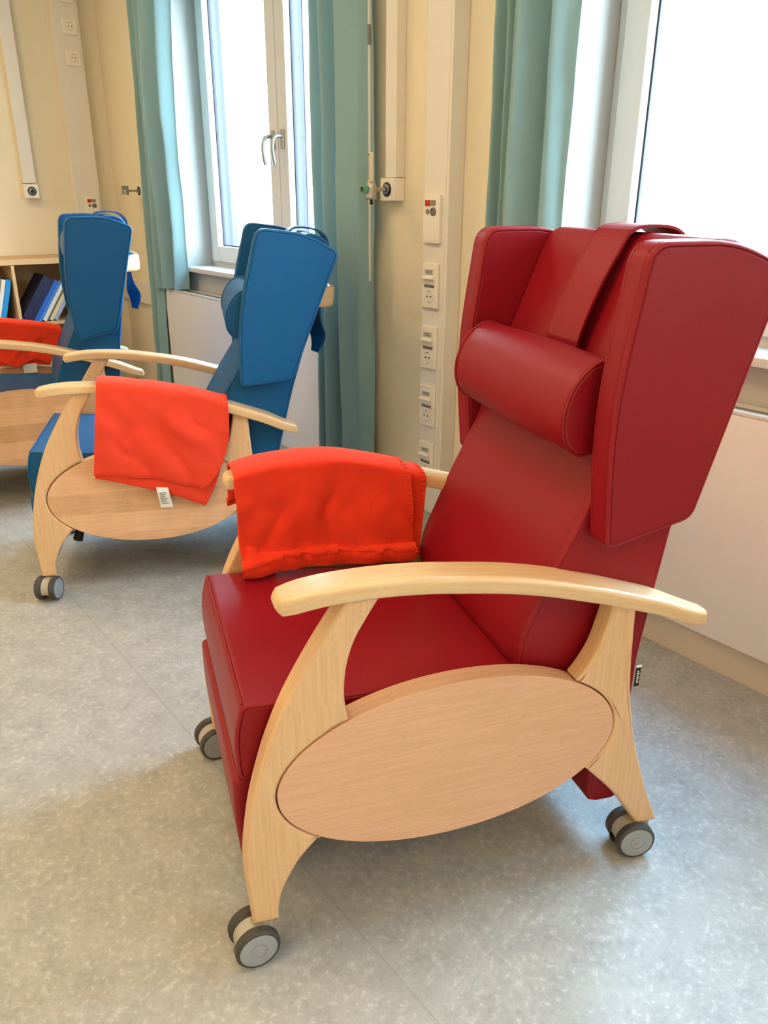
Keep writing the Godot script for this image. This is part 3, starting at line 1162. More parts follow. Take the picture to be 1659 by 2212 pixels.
func socket_panel(t: Node3D, c: Vector3, two: bool, ax: Basis) -> void:
	# c: centre of the plate on the trunking face; the plate faces local -x, local z runs along the wall
	var xf := Transform3D(ax, c)
	var hh := 0.0755 if two else 0.0405
	var st := T()
	extrude(st, round_poly(rect(-0.0405, -hh, 0.0405, hh), 0.005, 3), 0.0, 0.011, 0.004, 3)
	var face := Transform3D(Basis(Vector3(0, 0, 1), Vector3(0, 1, 0), Vector3(-1, 0, 0)), Vector3.ZERO)   # x,y,z of the drawing -> z,y,-x
	var p := part(t, "socket_panel", st.commit(), M["plate plastic"], xf * face)
	var so := Vector3(0, -0.036 if two else 0.0, 0)
	st = T()
	lathe(st, [Vector2(0.0, -0.006), Vector2(0.0195, -0.006), Vector2(0.0195, 0.0005), Vector2(0.0215, 0.0015), Vector2(0.0225, 0.0)], 28, Transform3D(Basis(Vector3(1, 0, 0), PI / 2), so + Vector3(0, 0, 0.0115)))
	part(p, "socket_well", st.commit(), M["white plastic"])
	for s in [-0.0095, 0.0095]:
		st = T()
		lathe(st, [Vector2(0, -0.001), Vector2(0.0028, -0.001), Vector2(0.0028, 0.0006), Vector2(0, 0.0006)], 10, Transform3D(Basis(Vector3(1, 0, 0), PI / 2), so + Vector3(s, 0, 0.0125)))
		part(p, "socket_hole", st.commit(), M["black"])
	for s in [-0.0185, 0.0185]:
		st = T()
		rbox(st, so + Vector3(-0.003, s - 0.002, 0.0095), so + Vector3(0.003, s + 0.002, 0.0130), 0.0008)
		part(p, "earth_clip", st.commit(), M["aluminium"])
	if two:
		st = T()
		# inscription field with a rocker lip below it
		rbox(st, Vector3(-0.026, 0.026, 0.0108), Vector3(0.026, 0.058, 0.0140), 0.001)
		var lip := round_poly([Vector2(0.0108, 0.020), Vector2(0.026, 0.023), Vector2(0.026, 0.027), Vector2(0.0108, 0.034)], 0.002, 2)
		for k in lip.size():
			var a := lip[k]
			var b := lip[(k + 1) % lip.size()]
			flat_quad(st, Vector3(-0.027, a.y, a.x), Vector3(0.027, a.y, a.x), Vector3(0.027, b.y, b.x), Vector3(-0.027, b.y, b.x))
		for sx in [-0.027, 0.027]:
			flat_quad(st, Vector3(sx, 0.020, 0.0108), Vector3(sx, 0.023, 0.026), Vector3(sx, 0.027, 0.026), Vector3(sx, 0.034, 0.0108))
		part(p, "flap", st.commit(), M["plate plastic"])
		st = T()
		rbox(st, Vector3(-0.022, 0.036, 0.0136), Vector3(0.022, 0.054, 0.0144), 0.0003)
		part(p, "label_window", st.commit(), M["label silver"])
		st = T()
		for k in 2:
			for q in 5:
				box(st, Vector3(-0.014 + q * 0.006, 0.047 - k * 0.006, 0.0144), Vector3(-0.0095 + q * 0.006, 0.0505 - k * 0.006, 0.0147))
		part(p, "label_print", st.commit(), M["print grey"])
		st = T()
		rbox(st, Vector3(-0.026, -0.006, 0.0108), Vector3(0.026, 0.004, 0.0122), 0.0008)
		part(p, "name_strip", st.commit(), M["print grey"])

func call_panel(t: Node3D, c: Vector3, ax: Basis) -> void:
	var face := Transform3D(Basis(Vector3(0, 0, 1), Vector3(0, 1, 0), Vector3(-1, 0, 0)), Vector3.ZERO)
	var st := T()
	extrude(st, round_poly(rect(-0.0405, -0.0755, 0.0405, 0.0755), 0.003, 3), 0.0, 0.013, 0.002, 2)
	var p := part(t, "call_panel", st.commit(), M["plate plastic"], Transform3D(ax, c) * face)
	st = T()
	rbox(st, Vector3(-0.033, 0.0035, 0.0128), Vector3(0.033, 0.0050, 0.0134), 0.0003)
	rbox(st, Vector3(-0.033, -0.068, 0.0128), Vector3(0.033, 0.001, 0.0140), 0.0006)
	part(p, "blank_cover", st.commit(), M["plate plastic"])
	st = T()
	rbox(st, Vector3(-0.030, 0.041, 0.0125), Vector3(-0.006, 0.060, 0.0165), 0.0015)
	part(p, "red_button", st.commit(), M["button red"])
	st = T()
	rbox(st, Vector3(-0.003, 0.043, 0.0125), Vector3(0.021, 0.060, 0.0150), 0.0015)
	part(p, "grey_button", st.commit(), M["button grey"])
	st = T()
	lathe(st, [Vector2(0, 0), Vector2(0.0085, 0), Vector2(0.0085, 0.002), Vector2(0.006, 0.003), Vector2(0.006, 0.001), Vector2(0, 0.001)], 20, Transform3D(Basis(Vector3(1, 0, 0), PI / 2), Vector3(-0.018, 0.024, 0.0130)))
	part(p, "small_jack", st.commit(), M["button grey"])
	st = T()
	lathe(st, [Vector2(0, 0), Vector2(0.0135, 0), Vector2(0.0135, 0.003), Vector2(0.010, 0.005), Vector2(0.009, 0.0015), Vector2(0, 0.0015)], 24, Transform3D(Basis(Vector3(1, 0, 0), PI / 2), Vector3(0.010, 0.024, 0.0130)))
	part(p, "plug_jack", st.commit(), M["print grey"])

func gas_box(label: String, c: Vector3, ax: Basis, d: float) -> Node3D:
	# c: centre on the wall; faces local -x
	var t := thing("gas_outlet_box", label, "outlet box")
	t.transform = Transform3D(ax, c)
	var st := T()
	rbox(st, Vector3(-d, -0.038, -0.0395), Vector3(0, 0.038, 0.0395), 0.003)
	part(t, "housing", st.commit(), M["plate plastic"])
	part(t, "collar", lathe_mesh([Vector2(0.013, -0.002), Vector2(0.0245, -0.002), Vector2(0.0245, 0.002), Vector2(0.022, 0.003), Vector2(0.013, 0.003)], 32, axis_x(Vector3(-d, 0, 0))), M["black"])
	part(t, "lock_ring", lathe_mesh([Vector2(0.008, 0.0), Vector2(0.0185, 0.0), Vector2(0.0175, 0.006), Vector2(0.011, 0.008), Vector2(0.009, 0.004)], 28, axis_x(Vector3(-d, 0, 0))), M["aluminium"])
	part(t, "bore", lathe_mesh([Vector2(0, 0), Vector2(0.010, 0), Vector2(0.010, 0.0045), Vector2(0, 0.0045)], 20, axis_x(Vector3(-d, 0, 0))), M["black"])
	return t

func radiator_cover(label: String, z0: float, z1: float) -> void:
	var t := thing("radiator_cover", label, "radiator cover", Vector3(1.90, 0, (z0 + z1) / 2), 0.0, "radiator covers under the windows")
	var h := (z1 - z0) / 2
	var st := T()
	rbox(st, Vector3(-0.010, 0.108, -h), Vector3(0.009, 0.740, h), 0.003)
	part(t, "front_panel", st.commit(), M["cover white"])
	st = T()
	rbox(st, Vector3(-0.010, 0.7405, -h), Vector3(0.012, 0.750, h), 0.002)
	part(t, "top_edge", st.commit(), M["window white"])
	for k in 4:
		st = T()
		rbox(st, Vector3(0.018 + k * 0.021, 0.737, -h + 0.06), Vector3(0.033 + k * 0.021, 0.746, h - 0.06), 0.0015)
		part(t, "grille_slat", st.commit(), M["window white"] if k != 1 else M["aluminium"])
	for z in [-h + 0.065, 0.0, h - 0.065]:
		st = T()
		rbox(st, Vector3(0.009, 0.715, z - 0.006), Vector3(0.100, 0.7365, z + 0.006), 0.001)
		part(t, "grille_bearer", st.commit(), M["aluminium"])
	st = T()
	box(st, Vector3(0.030, 0.13, -h + 0.12), Vector3(0.090, 0.68, h - 0.12))
	part(t, "radiator_core", st.commit(), M["window white"])

func book(label: String, c: String, at: Vector2, lean: float, th: float, h: float, d: float, zf: float) -> void:
	var t := thing("book", label, "book", Vector3(at.x, at.y, zf), 0.0, "books in the low bookcase")
	t.rotation.z = -deg_to_rad(lean)
	var st := T()
	# spine and two boards
	rbox(st, Vector3(0, 0, -0.003), Vector3(th, h, 0.0), 0.0012)
	rbox(st, Vector3(0, 0, -d), Vector3(0.0022, h, -0.0031), 0.0005)
	rbox(st, Vector3(th - 0.0022, 0, -d), Vector3(th, h, -0.0031), 0.0005)
	part(t, "cover", st.commit(), M[c])
	st = T()
	box(st, Vector3(0.0023, 0.003, -d + 0.004), Vector3(th - 0.0023, h - 0.004, -0.0035))
	part(t, "page_block", st.commit(), M["pages"])

# ------------------------------------------------------------------
func _ready() -> void:
	# camera
	var cam := Camera3D.new()
	cam.name = "camera"
	cam.transform = Transform3D(Basis(Vector3(0.789406, 0.0040726, 0.613858), Vector3(0.2262116, 0.9276774, -0.2970571), Vector3(-0.570672, 0.3733604, 0.7313928)).orthonormalized(), Vector3(0, 1.25, 0))
	cam.fov = rad_to_deg(2.0 * atan(1106.0 / 1696.0))
	cam.near = 0.05
	cam.far = 200.0
	add_child(cam)
	# overcast daylight
	var sky_m := ProceduralSkyMaterial.new()
	sky_m.sky_top_color = Color(0.44, 0.75, 0.95)
	sky_m.sky_curve = 0.6
	sky_m.sky_horizon_color = Color(0.94, 0.99, 0.99)
	sky_m.ground_horizon_color = Color(0.88, 0.92, 0.95)
	sky_m.ground_bottom_color = Color(0.68, 0.78, 0.84)
	var sky := Sky.new()
	sky.sky_material = sky_m
	var env := Environment.new()
	env.background_mode = Environment.BG_SKY
	env.sky = sky
	env.background_energy_multiplier = 36.0
	env.tonemap_mode = Environment.TONE_MAPPER_LINEAR
	env.tonemap_exposure = 0.93
	env.sdfgi_enabled = true
	env.ssao_enabled = true
	env.ssil_enabled = true
	var we := WorldEnvironment.new()
	we.environment = env
	add_child(we)
	make_materials()
	# warm ceiling panels, above and behind the frame
	var pk := 0
	for p in [Vector2(0.3, -3.7), Vector2(0.3, -1.2), Vector2(0.3, 1.3), Vector2(-1.9, -3.7), Vector2(-1.9, -1.2), Vector2(-1.9, 1.3)]:
		var t := thing("ceiling_light", "square warm white ceiling light panel", "ceiling light", Vector3(p.x, 2.85, p.y), 0.0, "ceiling light panels")
		part(t, "housing", rbox_mesh(Vector3(-0.32, -0.030, -0.32), Vector3(0.32, -0.001, 0.32), 0.004), M["lamp housing"])
		part(t, "diffuser", rbox_mesh(Vector3(-0.30, -0.034, -0.30), Vector3(0.30, -0.0301, 0.30), 0.001), M["lamp diffuser"])
		var l := AreaLight3D.new()
		l.name = "panel_light"
		l.area_size = Vector2(0.58, 0.58)
		l.light_color = Color(1.0, 0.85, 0.59)
		l.light_energy = 1.9
		l.shadow_enabled = true
		l.rotation.x = -PI / 2
		l.position = Vector3(0, -0.045, 0)
		t.add_child(l)
		pk += 1
	build_room()
	build_fittings()
	build_bookcase()
	build_chairs()

func build_room() -> void:
	# floor: linoleum sheets with open seams over the subfloor
	var fl := struct_node("floor")
	var st := T()
	box(st, Vector3(-3.3, -0.06, -5.3), Vector3(2.1, -0.0025, 3.3))
	part(fl, "subfloor", st.commit(), M["subfloor"])
	for q in [[-3.2, -1.3920], [-1.3880, 0.6080], [0.6120, 2.08]]:
		st = T()
		box(st, Vector3(q[0], -0.0025, -5.2), Vector3(q[1], 0.0, 3.2))
		part(fl, "linoleum_sheet", st.commit(), M["linoleum"])
	for x in [-1.39, 0.61]:
		st = T()
		box(st, Vector3(x - 0.00155, -0.0025, -5.2), Vector3(x + 0.00155, -0.0003, 3.2))
		part(fl, "weld_strip", st.commit(), M["linoleum"])
	# window wall with three openings and radiator recesses
	st = T()
	var zs := [[-4.335, -2.705], [-1.645, -0.015], [1.045, 2.675]]
	var piers := [[-5.4, -4.335], [-2.705, -1.645], [-0.015, 1.045], [2.675, 3.4]]
	for p in piers:
		box(st, Vector3(1.92, 0.872, p[0]), Vector3(2.30, 2.35, p[1]))
	var lows := [[-5.4, -4.45], [-2.59, -1.76], [-0.0 + 0.10, 0.93], [2.79, 3.4]]
	for p in lows:
		box(st, Vector3(1.92, 0.0, p[0]), Vector3(2.30, 0.872, p[1]))
	box(st, Vector3(1.92, 2.35, -5.4), Vector3(2.30, 2.95, 3.4))
	struct("wall_right", st.commit(), M["cream wall"])
	st = T()
	for q in zs:
		box(st, Vector3(2.005, 0.0, q[0] - 0.115), Vector3(2.30, 0.851, q[1] + 0.115))
		box(st, Vector3(1.9205, 0.851, q[0] - 0.114), Vector3(2.30, 0.8715, q[0] - 0.046))
		box(st, Vector3(1.9205, 0.851, q[1] + 0.046), Vector3(2.30, 0.8715, q[1] + 0.114))
		box(st, Vector3(2.124, 0.851, q[0] - 0.046), Vector3(2.30, 0.8715, q[1] + 0.046))
		# plastered reveals
		box(st, Vector3(1.9185, 0.8785, q[0] - 0.001), Vector3(2.20, 2.35, q[0] + 0.004))
		box(st, Vector3(1.9185, 0.8785, q[1] - 0.004), Vector3(2.20, 2.35, q[1] + 0.001))
		box(st, Vector3(1.9185, 2.345, q[0]), Vector3(2.20, 2.351, q[1]))
	struct("trim_1", st.commit(), M["white reveal"])
	st = T()
	box(st, Vector3(-3.4, 0, -5.4), Vector3(1.92, 2.95, -5.2))
	struct("wall_back", st.commit(), M["cream wall"])
	st = T()
	box(st, Vector3(-3.4, 0, -5.2), Vector3(-3.2, 2.95, 3.2))
	struct("wall_left", st.commit(), M["cream wall"])
	st = T()
	box(st, Vector3(-3.4, 0, 3.2), Vector3(1.92, 2.95, 3.4))
	struct("wall_front", st.commit(), M["cream wall"])
	st = T()
	box(st, Vector3(-3.4, 2.85, -5.4), Vector3(1.92, 2.95, 3.4))
	struct("ceiling", st.commit(), M["ceiling"])
	st = T()
	rbox(st, Vector3(1.9135, 0.0, -5.198), Vector3(1.9195, 0.112, 3.19), 0.002)
	struct("baseboard_right", st.commit(), M["baseboard"])
	st = T()
	rbox(st, Vector3(-3.19, 0.0, -5.1995), Vector3(1.912, 0.112, -5.1915), 0.002)
	struct("baseboard_back", st.commit(), M["baseboard"])
	# padded bumper rail near the corner
	st = T()
	rbox(st, Vector3(1.894, 0.628, -5.199), Vector3(1.9198, 0.757, -4.66), 0.004)
	struct("trim_2", st.commit(), M["white plastic"])
	var k := 1
	for q in zs:
		window_unit("window_%d" % k, q[0] + 0.004, q[1] - 0.004)
		k += 1
	# paved yard outside, one storey down
	st = T()
	box(st, Vector3(2.5, -3.7, -40), Vector3(60, -3.5, 40))
	struct("ground", st.commit(), M["outdoor ground"])

func build_fittings() -> void:
	radiator_cover("white radiator cover below the window with two handles, behind the blue armchair", -4.50, -2.54)
	radiator_cover("white radiator cover on the wall behind the red armchair", -1.81, 0.15)
	# curtains
	var c1 := curtain("teal curtain gathered between the corner outlet and the window with two handles")
	curtain_panel(c1, -4.53, -4.42, 1.872, 0.03, 2.62, [[0, 0.02], [0.25, -0.028], [0.5, 0.03], [0.75, -0.03], [1.0, 0.012]], 5, func(u, v): return Vector2(0.0, (-0.17 + 0.075 * u) * (1.0 - v)))
	curtain_panel(c1, -4.45, -4.04, 1.862, 0.757, 2.62, [[0, 0.03], [0.14, -0.035], [0.30, 0.02], [0.46, -0.062], [0.72, 0.045], [0.84, -0.02], [0.90, -0.045], [1.0, 0.035]], 9, func(u, v): return Vector2(0.055 * u * (1.0 - smoothstep(0.0, 0.6, v)), -(0.08 + 0.165 * u) * (1.0 - v)))
	var c2 := curtain("teal curtain hanging beside the flowmeter, with a slim white draw rod")
	curtain_panel(c2, -2.800, -2.462, 1.840, 0.02, 2.62, [[0, 0.02], [0.07, -0.03], [0.16, 0.038], [0.29, -0.04], [0.40, 0.038], [0.58, -0.045], [0.85, -0.02], [1.0, 0.03]], 6, func(u, v): return Vector2(0.0, 0.03 * (u - 0.5) * (1.0 - v) * 0.6))
	var st := T()
	tube(st, [Vector3(1.858, 0.95, -2.474), Vector3(1.858, 2.60, -2.474)], 0.0055, 10)
	part(c2, "draw_rod", st.commit(), M["window white"])
	st = T()
	tube(st, [Vector3(1.858, 1.73, -2.474), Vector3(1.858, 1.79, -2.474)], 0.007, 10)
	part(c2, "rod_joint", st.commit(), M["print grey"])
	var c3 := curtain("teal curtain behind the red armchair's head wings, beside the wall trunking")
	curtain_panel(c3, -1.850, -1.568, 1.835, 0.03, 2.62, [[0, 0.03], [0.07, -0.02], [0.13, 0.035], [0.20, -0.01], [0.27, 0.035], [0.50, -0.075], [0.70, 0.045], [0.82, -0.02], [1.0, 0.035]], 8, func(u, v): return Vector2(0.0, 0.02 * u * (v - 0.5)))
	for r in [[-4.75, -2.45], [-2.05, 0.40]]:
		st = T()
		rbox(st, Vector3(1.845, 2.655, r[0]), Vector3(1.885, 2.685, r[1]), 0.003)
		for z in [r[0] + 0.05, (r[0] + r[1]) / 2, r[1] - 0.05]:
			rbox(st, Vector3(1.884, 2.660, z - 0.012), Vector3(1.9195, 2.680, z + 0.012), 0.002)
		tag(part(self, "curtain_rail", st.commit(), M["window white"]), "white curtain rail above the window with two handles" if r[0] < -3.0 else "white curtain rail above the window behind the red armchair", "curtain rail", "curtain rails")
	# service trunking between the windows
	var face_r := Basis()
	var t := thing("wall_trunking", "white service trunking between the curtains, with four double sockets", "trunking", Vector3(1.92, 0, -2.1025))
	st = T()
	rbox(st, Vector3(-0.067, 0.125, -0.0615), Vector3(-0.0005, 2.848, 0.0615), 0.003)
	part(t, "duct", st.commit(), M["white plastic"])
	st = T()
	rbox(st, Vector3(-0.0685, 0.13, -0.050), Vector3(-0.0672, 2.845, 0.050), 0.0005)
	part(t, "front_lid", st.commit(), M["white plastic"])
	call_panel(t, Vector3(-0.0686, 1.1785, -0.0055), face_r)
	for y in [0.964, 0.753, 0.542, 0.331]:
		socket_panel(t, Vector3(-0.0686, y, -0.0085), true, face_r)
	# conduit and gas outlet beside it
	st = T()
	rbox(st, Vector3(-0.042, 1.311, -0.030), Vector3(-0.0005, 2.848, 0.030), 0.002)
	var cd := part(self, "conduit", st.commit(), M["white plastic"])
	cd.position = Vector3(1.92, 0, -2.378)
	tag(cd, "white conduit running up the wall from the outlet with the flowmeter", "conduit")
	gas_box("cream gas outlet box on the wall, holding the flowmeter", Vector3(1.9195, 1.2715, -2.388), face_r, 0.0495)
	var f := thing("flowmeter", "oxygen flowmeter with a green knob and a clear upright tube", "flowmeter", Vector3(1.80, 1.2715, -2.388))
	part(f, "probe", lathe_mesh([Vector2(0, -0.062), Vector2(0.0068, -0.062), Vector2(0.0068, 0.0), Vector2(0, 0.0)], 16, axis_x(Vector3.ZERO)), M["brushed nickel"])
	st = T()
	lathe(st, [Vector2(0, -0.033), Vector2(0.0175, -0.033), Vector2(0.0195, -0.028), Vector2(0.0195, 0.006), Vector2(0.017, 0.018), Vector2(0.011, 0.027), Vector2(0.0, 0.027)], 24)
	part(f, "body", st.commit(), M["brushed nickel"])
	part(f, "spigot", lathe_mesh([Vector2(0, -0.050), Vector2(0.0055, -0.050), Vector2(0.007, -0.046), Vector2(0.0055, -0.042), Vector2(0.0055, -0.032), Vector2(0, -0.032)], 14), M["black"])
	st = T()
	lathe(st, [Vector2(0, 0.027), Vector2(0.010, 0.027), Vector2(0.010, 0.112), Vector2(0.0075, 0.119), Vector2(0, 0.120)], 20)
	part(f, "flow_tube", st.commit(), M["clear tube"])
	st = T()
	for k in 14:
		box(st, Vector3(-0.0106, 0.034 + k * 0.0052, -0.005), Vector3(-0.0098, 0.0352 + k * 0.0052, 0.005))
	box(st, Vector3(-0.0106, 0.108, -0.004), Vector3(-0.0098, 0.114, 0.004))
	part(f, "tube_scale", st.commit(), M["print grey"])
	part(f, "knob", lathe_mesh([Vector2(0, 0.019), Vector2(0.012, 0.019), Vector2(0.0135, 0.023), Vector2(0.0135, 0.036), Vector2(0.0115, 0.040), Vector2(0, 0.040)], 24, axis_x(Vector3.ZERO)), M["knob green"])
	part(f, "knob_cap", lathe_mesh([Vector2(0, 0.040), Vector2(0.0085, 0.040), Vector2(0.0085, 0.0412), Vector2(0, 0.0412)], 20, axis_x(Vector3.ZERO)), M["black"])
	# bracket outlet near the corner, on the window wall
	gas_box("cream gas outlet box beside the corner curtain, with a nickel hook fitting", Vector3(1.9195, 1.2715, -4.735), face_r, 0.030)
	var hf := thing("hook_fitting", "nickel plug fitting with a squared hook in the corner gas outlet", "fitting", Vector3(1.84, 1.2715, -4.735))
	st = T()
	tube(st, [Vector3(0.042, 0, 0), Vector3(-0.015, 0, 0)], 0.006, 10)
	part(hf, "probe", st.commit(), M["brushed nickel"])
	st = T()
	rbox(st, Vector3(-0.030, -0.022, -0.010), Vector3(-0.014, 0.026, 0.010), 0.002)
	rbox(st, Vector3(-0.052, 0.008, -0.010), Vector3(-0.029, 0.026, 0.010), 0.002)
	rbox(st, Vector3(-0.052, -0.020, -0.008), Vector3(-0.040, 0.009, 0.008), 0.002)
	part(hf, "hook", st.commit(), M["brushed nickel"])
	# end wall: trunking, conduit and outlet; local -x faces +z
	var face_b := Basis(Vector3.UP, PI / 2)   # local -x -> +z
	t = thing("wall_trunking", "white service trunking on the end wall above the blue armchair", "trunking", Vector3(1.7275, 0, -5.2), PI / 2)
	st = T()
	rbox(st, Vector3(-0.067, 0.125, -0.0735), Vector3(-0.0005, 2.848, 0.0735), 0.003)
	part(t, "duct", st.commit(), M["white plastic"])
	st = T()
	rbox(st, Vector3(-0.0685, 0.13, -0.060), Vector3(-0.0672, 2.845, 0.060), 0.0005)
	part(t, "front_lid", st.commit(), M["white plastic"])
	call_panel(t, Vector3(-0.0686, 1.165, 0.016), face_r)
	for y in [2.127, 1.972, 2.282]:
		socket_panel(t, Vector3(-0.0686, y, 0.014), false, face_r)
	st = T()
	rbox(st, Vector3(-0.042, 1.311, -0.034), Vector3(-0.0005, 2.848, 0.034), 0.002)
	cd = part(self, "conduit", st.commit(), M["white plastic"])
	cd.position = Vector3(1.41, 0, -5.2)
	cd.rotation.y = PI / 2
	tag(cd, "white conduit running up the end wall above the bookcase", "conduit")
	gas_box("cream gas outlet box on the end wall above the bookcase", Vector3(1.412, 1.2675, -5.1995), face_b, 0.0495)

func build_bookcase() -> void:
	var t := thing("bookcase", "low pale wood bookcase with open compartments along the end wall", "bookcase", Vector3(0.6, 0, -5.03))
	var st := T()
	rbox(st, Vector3(-0.93, 0.884, -0.165), Vector3(0.95, 0.914, 0.168), 0.002)
	part(t, "top", st.commit(), M["shelf wood"])
	for x in [-0.912, -0.545, -0.172, 0.195, 0.568, 0.932]:
		st = T()
		rbox(st, Vector3(x - 0.009, 0.0, -0.160), Vector3(x + 0.009, 0.8835, 0.163), 0.0015)
		part(t, "upright", st.commit(), M["shelf wood"])
	var xs := [-0.912, -0.545, -0.172, 0.195, 0.568, 0.932]
	for y in [0.06, 0.545, 0.30]:
		for k in 5:
			st = T()
			rbox(st, Vector3(xs[k] + 0.0095, y, -0.158), Vector3(xs[k + 1] - 0.0095, y + 0.018, 0.160), 0.0012)
			part(t, "shelf", st.commit(), M["shelf wood"])
	st = T()
	box(st, Vector3(-0.92, 0.06, -0.164), Vector3(0.94, 0.883, -0.161))
	part(t, "back_panel", st.commit(), M["shelf inside"])
	# books, right-hand visible compartment: leaning to the right
	var y0 := 0.5635
	var zf := -4.885
	var x := 1.183
	var rowb := [["thick navy blue book, the thickest of the leaning books", "book navy", 0.062, 0.272], ["bright blue book leaning against the thick navy book", "book blue", 0.022, 0.262], ["sky blue thin book leaning between the bright blue and white books", "book sky", 0.016, 0.258], ["white book leaning between the sky blue and thin dark grey books", "book white", 0.021, 0.250], ["thin dark grey book leaning between white and cream books", "book grey", 0.008, 0.238], ["cream book leaning between the thin dark grey and lavender books", "book cream", 0.021, 0.240], ["short lavender grey book leaning against the cream book", "book lavender", 0.020, 0.205]]
	for k in rowb.size():
		var b: Array = rowb[k]
		var lean := 34.0
		book(b[0], b[1], Vector2(x, y0 + b[2] * sin(deg_to_rad(lean))), lean, b[2], b[3], 0.19, zf)
		var nt: float = rowb[k + 1][2] if k + 1 < rowb.size() else 0.0
		x += (b[2] + 0.001 + (nt - b[2]) * pow(sin(deg_to_rad(lean)), 2.0)) / cos(deg_to_rad(lean))
	# left-hand compartment: steeper, the cyan one against the upright
	x = 1.158 - 0.243 * sin(deg_to_rad(16.0)) - 0.028 / cos(deg_to_rad(16.0))
	for b in [["cyan blue book leaning against the bookcase upright", "book cyan", 0.027, 0.250, 16.0], ["white book leaning on the cyan blue book", "book white", 0.020, 0.252, 16.0]]:
		book(b[0], b[1], Vector2(x, y0 + b[2] * sin(deg_to_rad(b[4]))), b[4], b[2], b[3], 0.20, zf)
		x -= 0.0225 / cos(deg_to_rad(b[4]))
	x -= 0.030
	for b in [["thin white magazine leaning steeply beside the white book", "book white", 0.009, 0.262, 24.0], ["black book leaning in the bookcase beside the thin white magazine", "book black", 0.026, 0.262, 25.0], ["grey book leaning in the bookcase next to the black book", "book grey", 0.030, 0.255, 25.0]]:
		book(b[0], b[1], Vector2(x - b[2] / cos(deg_to_rad(b[4])), y0 + b[2] * sin(deg_to_rad(b[4]))), b[4], b[2], b[3], 0.18, zf)
		x -= (b[2] + 0.007) / cos(deg_to_rad(b[4]))

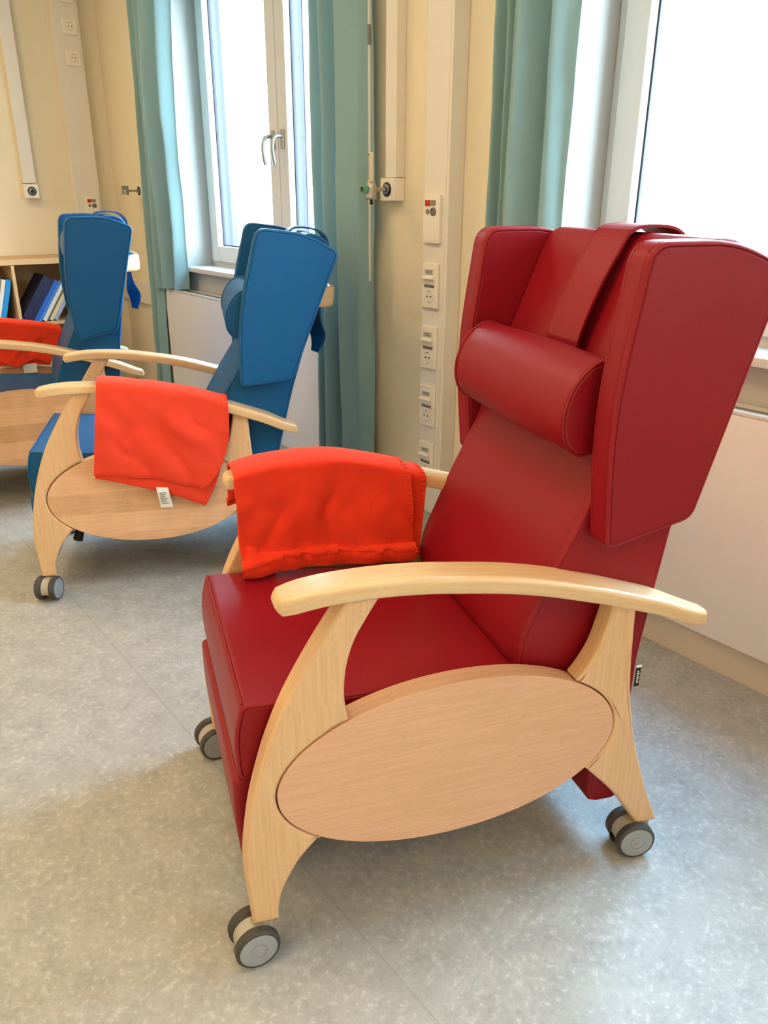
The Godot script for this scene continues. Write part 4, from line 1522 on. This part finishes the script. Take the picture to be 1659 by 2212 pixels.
func build_chairs() -> void:
	chair_meshes()
	var red := make_chair("red", "armchair", "dark red leather wing armchair on casters with a red neck roll", Vector3(0.527, 0, -1.207), -19.57, 0.0, Vector2.ZERO, [6.0, -10.0, 10.0, 30.0], "beech veneer")
	var b2 := make_chair("blue", "armchair", "blue reclined wing armchair standing between the red armchair and the upright blue one", Vector3(0.660, 0, -2.803), -25.3, 7.0, Vector2(0.028, -0.018), [75.0, 30.0, 20.0, -20.0], "beech staves")
	var b1 := make_chair("blue", "armchair", "upright blue wing armchair in front of the bookcase", Vector3(0.490, 0, -3.818), -14.74, -0.6, Vector2(-0.006, -0.022), [20.0, -30.0, 40.0, 10.0], "beech staves", 0.150)
	# black flag label on the side of the red back
	var st := T()
	rbox(st, Vector3(0.772, 0.372, 0.2482), Vector3(0.783, 0.414, 0.2494), 0.0005)
	var fl := part(red, "flag_label", st.commit(), M["black"])
	st = T()
	rbox(st, Vector3(0.772, 0.414, 0.2481), Vector3(0.784, 0.419, 0.2495), 0.0005)
	for k in 6:
		box(st, Vector3(0.7755, 0.380 + k * 0.0048, 0.2494), Vector3(0.7805 - 0.0015 * (k % 2), 0.3828 + k * 0.0048, 0.2497))
	part(fl, "label_print", st.commit(), M["tag white"])
	# care label under the nearer blue chair
	st = T()
	rbox(st, Vector3(0.345, 0.160, 0.246), Vector3(0.365, 0.215, 0.2475), 0.0004)
	part(b2, "hang_tag", st.commit(), M["tag white"])
	# blankets
	var o := thing("blanket", "orange fleece blanket over the red armchair's armrest, reaching down to its seat", "blanket", red.position, red.rotation.y, "fleece blankets on the armrests")
	blanket(o, "lower_fold", -1.0, 0.100, 0.520, func(u): return 0.203 - 0.016 * u + 0.007 * sin(PI * u), func(u): return 0.06, func(h): return 0.0, func(h): return -0.014 * absf(h), 0.005, 71, 0.006, 0.0015, M["orange fleece"], true, 0.010)
	blanket(o, "upper_fold", -1.0, 0.094, 0.478, func(u): return 0.214 - 0.014 * u + 0.007 * sin(PI * u), func(u): return 0.095, func(h): return -0.004 * h, func(h): return 0.014 * maxf(-h, 0.0), 0.006, 72, 0.026, 0.0090, M["orange fleece"], true, 0.012, 0.020)
	o = thing("blanket", "coral fleece blanket with blanket-stitched hem and white label over a blue armchair's armrest", "blanket", b2.position, b2.rotation.y, "fleece blankets on the armrests")
	blanket(o, "lower_fold", 1.0, 0.262, 0.628, func(u): return 0.13, func(u): return 0.285 + 0.045 * u, func(h): return -0.040 * maxf(h, 0.0), func(h): return -0.075 * pow(maxf(h, 0.0), 3.0), 0.005, 81, 0.006, 0.0015, M["coral fleece"], true)
	blanket(o, "upper_fold", 1.0, 0.262, 0.648, func(u): return 0.15, func(u): return 0.280 - 0.012 * u, func(h): return -0.042 * maxf(h, 0.0), func(h): return -0.095 * pow(maxf(h, 0.0), 3.0), 0.006, 82, 0.020, 0.0090, M["coral fleece"], true)
	st = T()
	var tagrows := []
	for k in 9:
		var v := k / 8.0
		var z := 0.334 + 0.004 * sin(v * 5.0)
		tagrows.append(PackedVector3Array([Vector3(0.405 + v * 0.008, 0.375 - 0.072 * v, z), Vector3(0.442 + v * 0.010, 0.372 - 0.070 * v, z + 0.002), Vector3(0.442 + v * 0.010, 0.372 - 0.070 * v, z + 0.001), Vector3(0.405 + v * 0.008, 0.375 - 0.072 * v, z - 0.001)]))
	for r in tagrows:
		r.reverse()
	grid(st, tagrows, true)
	var ct := part(o, "care_label", st.commit(), M["tag white"])
	st = T()
	for k in 7:
		var v := 0.25 + k * 0.09
		var z := 0.334 + 0.004 * sin(v * 5.0) + 0.0025
		box(st, Vector3(0.411 + v * 0.008, 0.373 - 0.071 * v, z - 0.0012), Vector3(0.434 + v * 0.008 - 0.004 * (k % 3), 0.3745 - 0.071 * v, z))
	part(ct, "label_print", st.commit(), M["print grey"])
	o = thing("blanket", "rumpled orange blanket over an armrest of the upright blue armchair by the bookcase", "blanket", b1.position, b1.rotation.y, "fleece blankets on the armrests")
	blanket(o, "lower_fold", -1.0, 0.20, 0.545, func(u): return 0.205 - 0.05 * u, func(u): return 0.06, func(h): return 0.0, func(h): return -0.04 * absf(h), 0.005, 91, 0.010, 0.0015, M["orange fleece"], false)
	blanket(o, "upper_fold", -1.0, 0.19, 0.575, func(u): return 0.185 - 0.02 * sin(u * 9.0) - 0.03 * u, func(u): return 0.09, func(h): return 0.0, func(h): return -0.075 * absf(h), 0.006, 92, 0.022, 0.0090, M["orange fleece"], false)
	st = T()
	rbox(st, Vector3(0.385, 0.468, -0.2295), Vector3(0.445, 0.512, -0.2280), 0.0005)
	part(o, "care_label", st.commit(), M["tag white"])
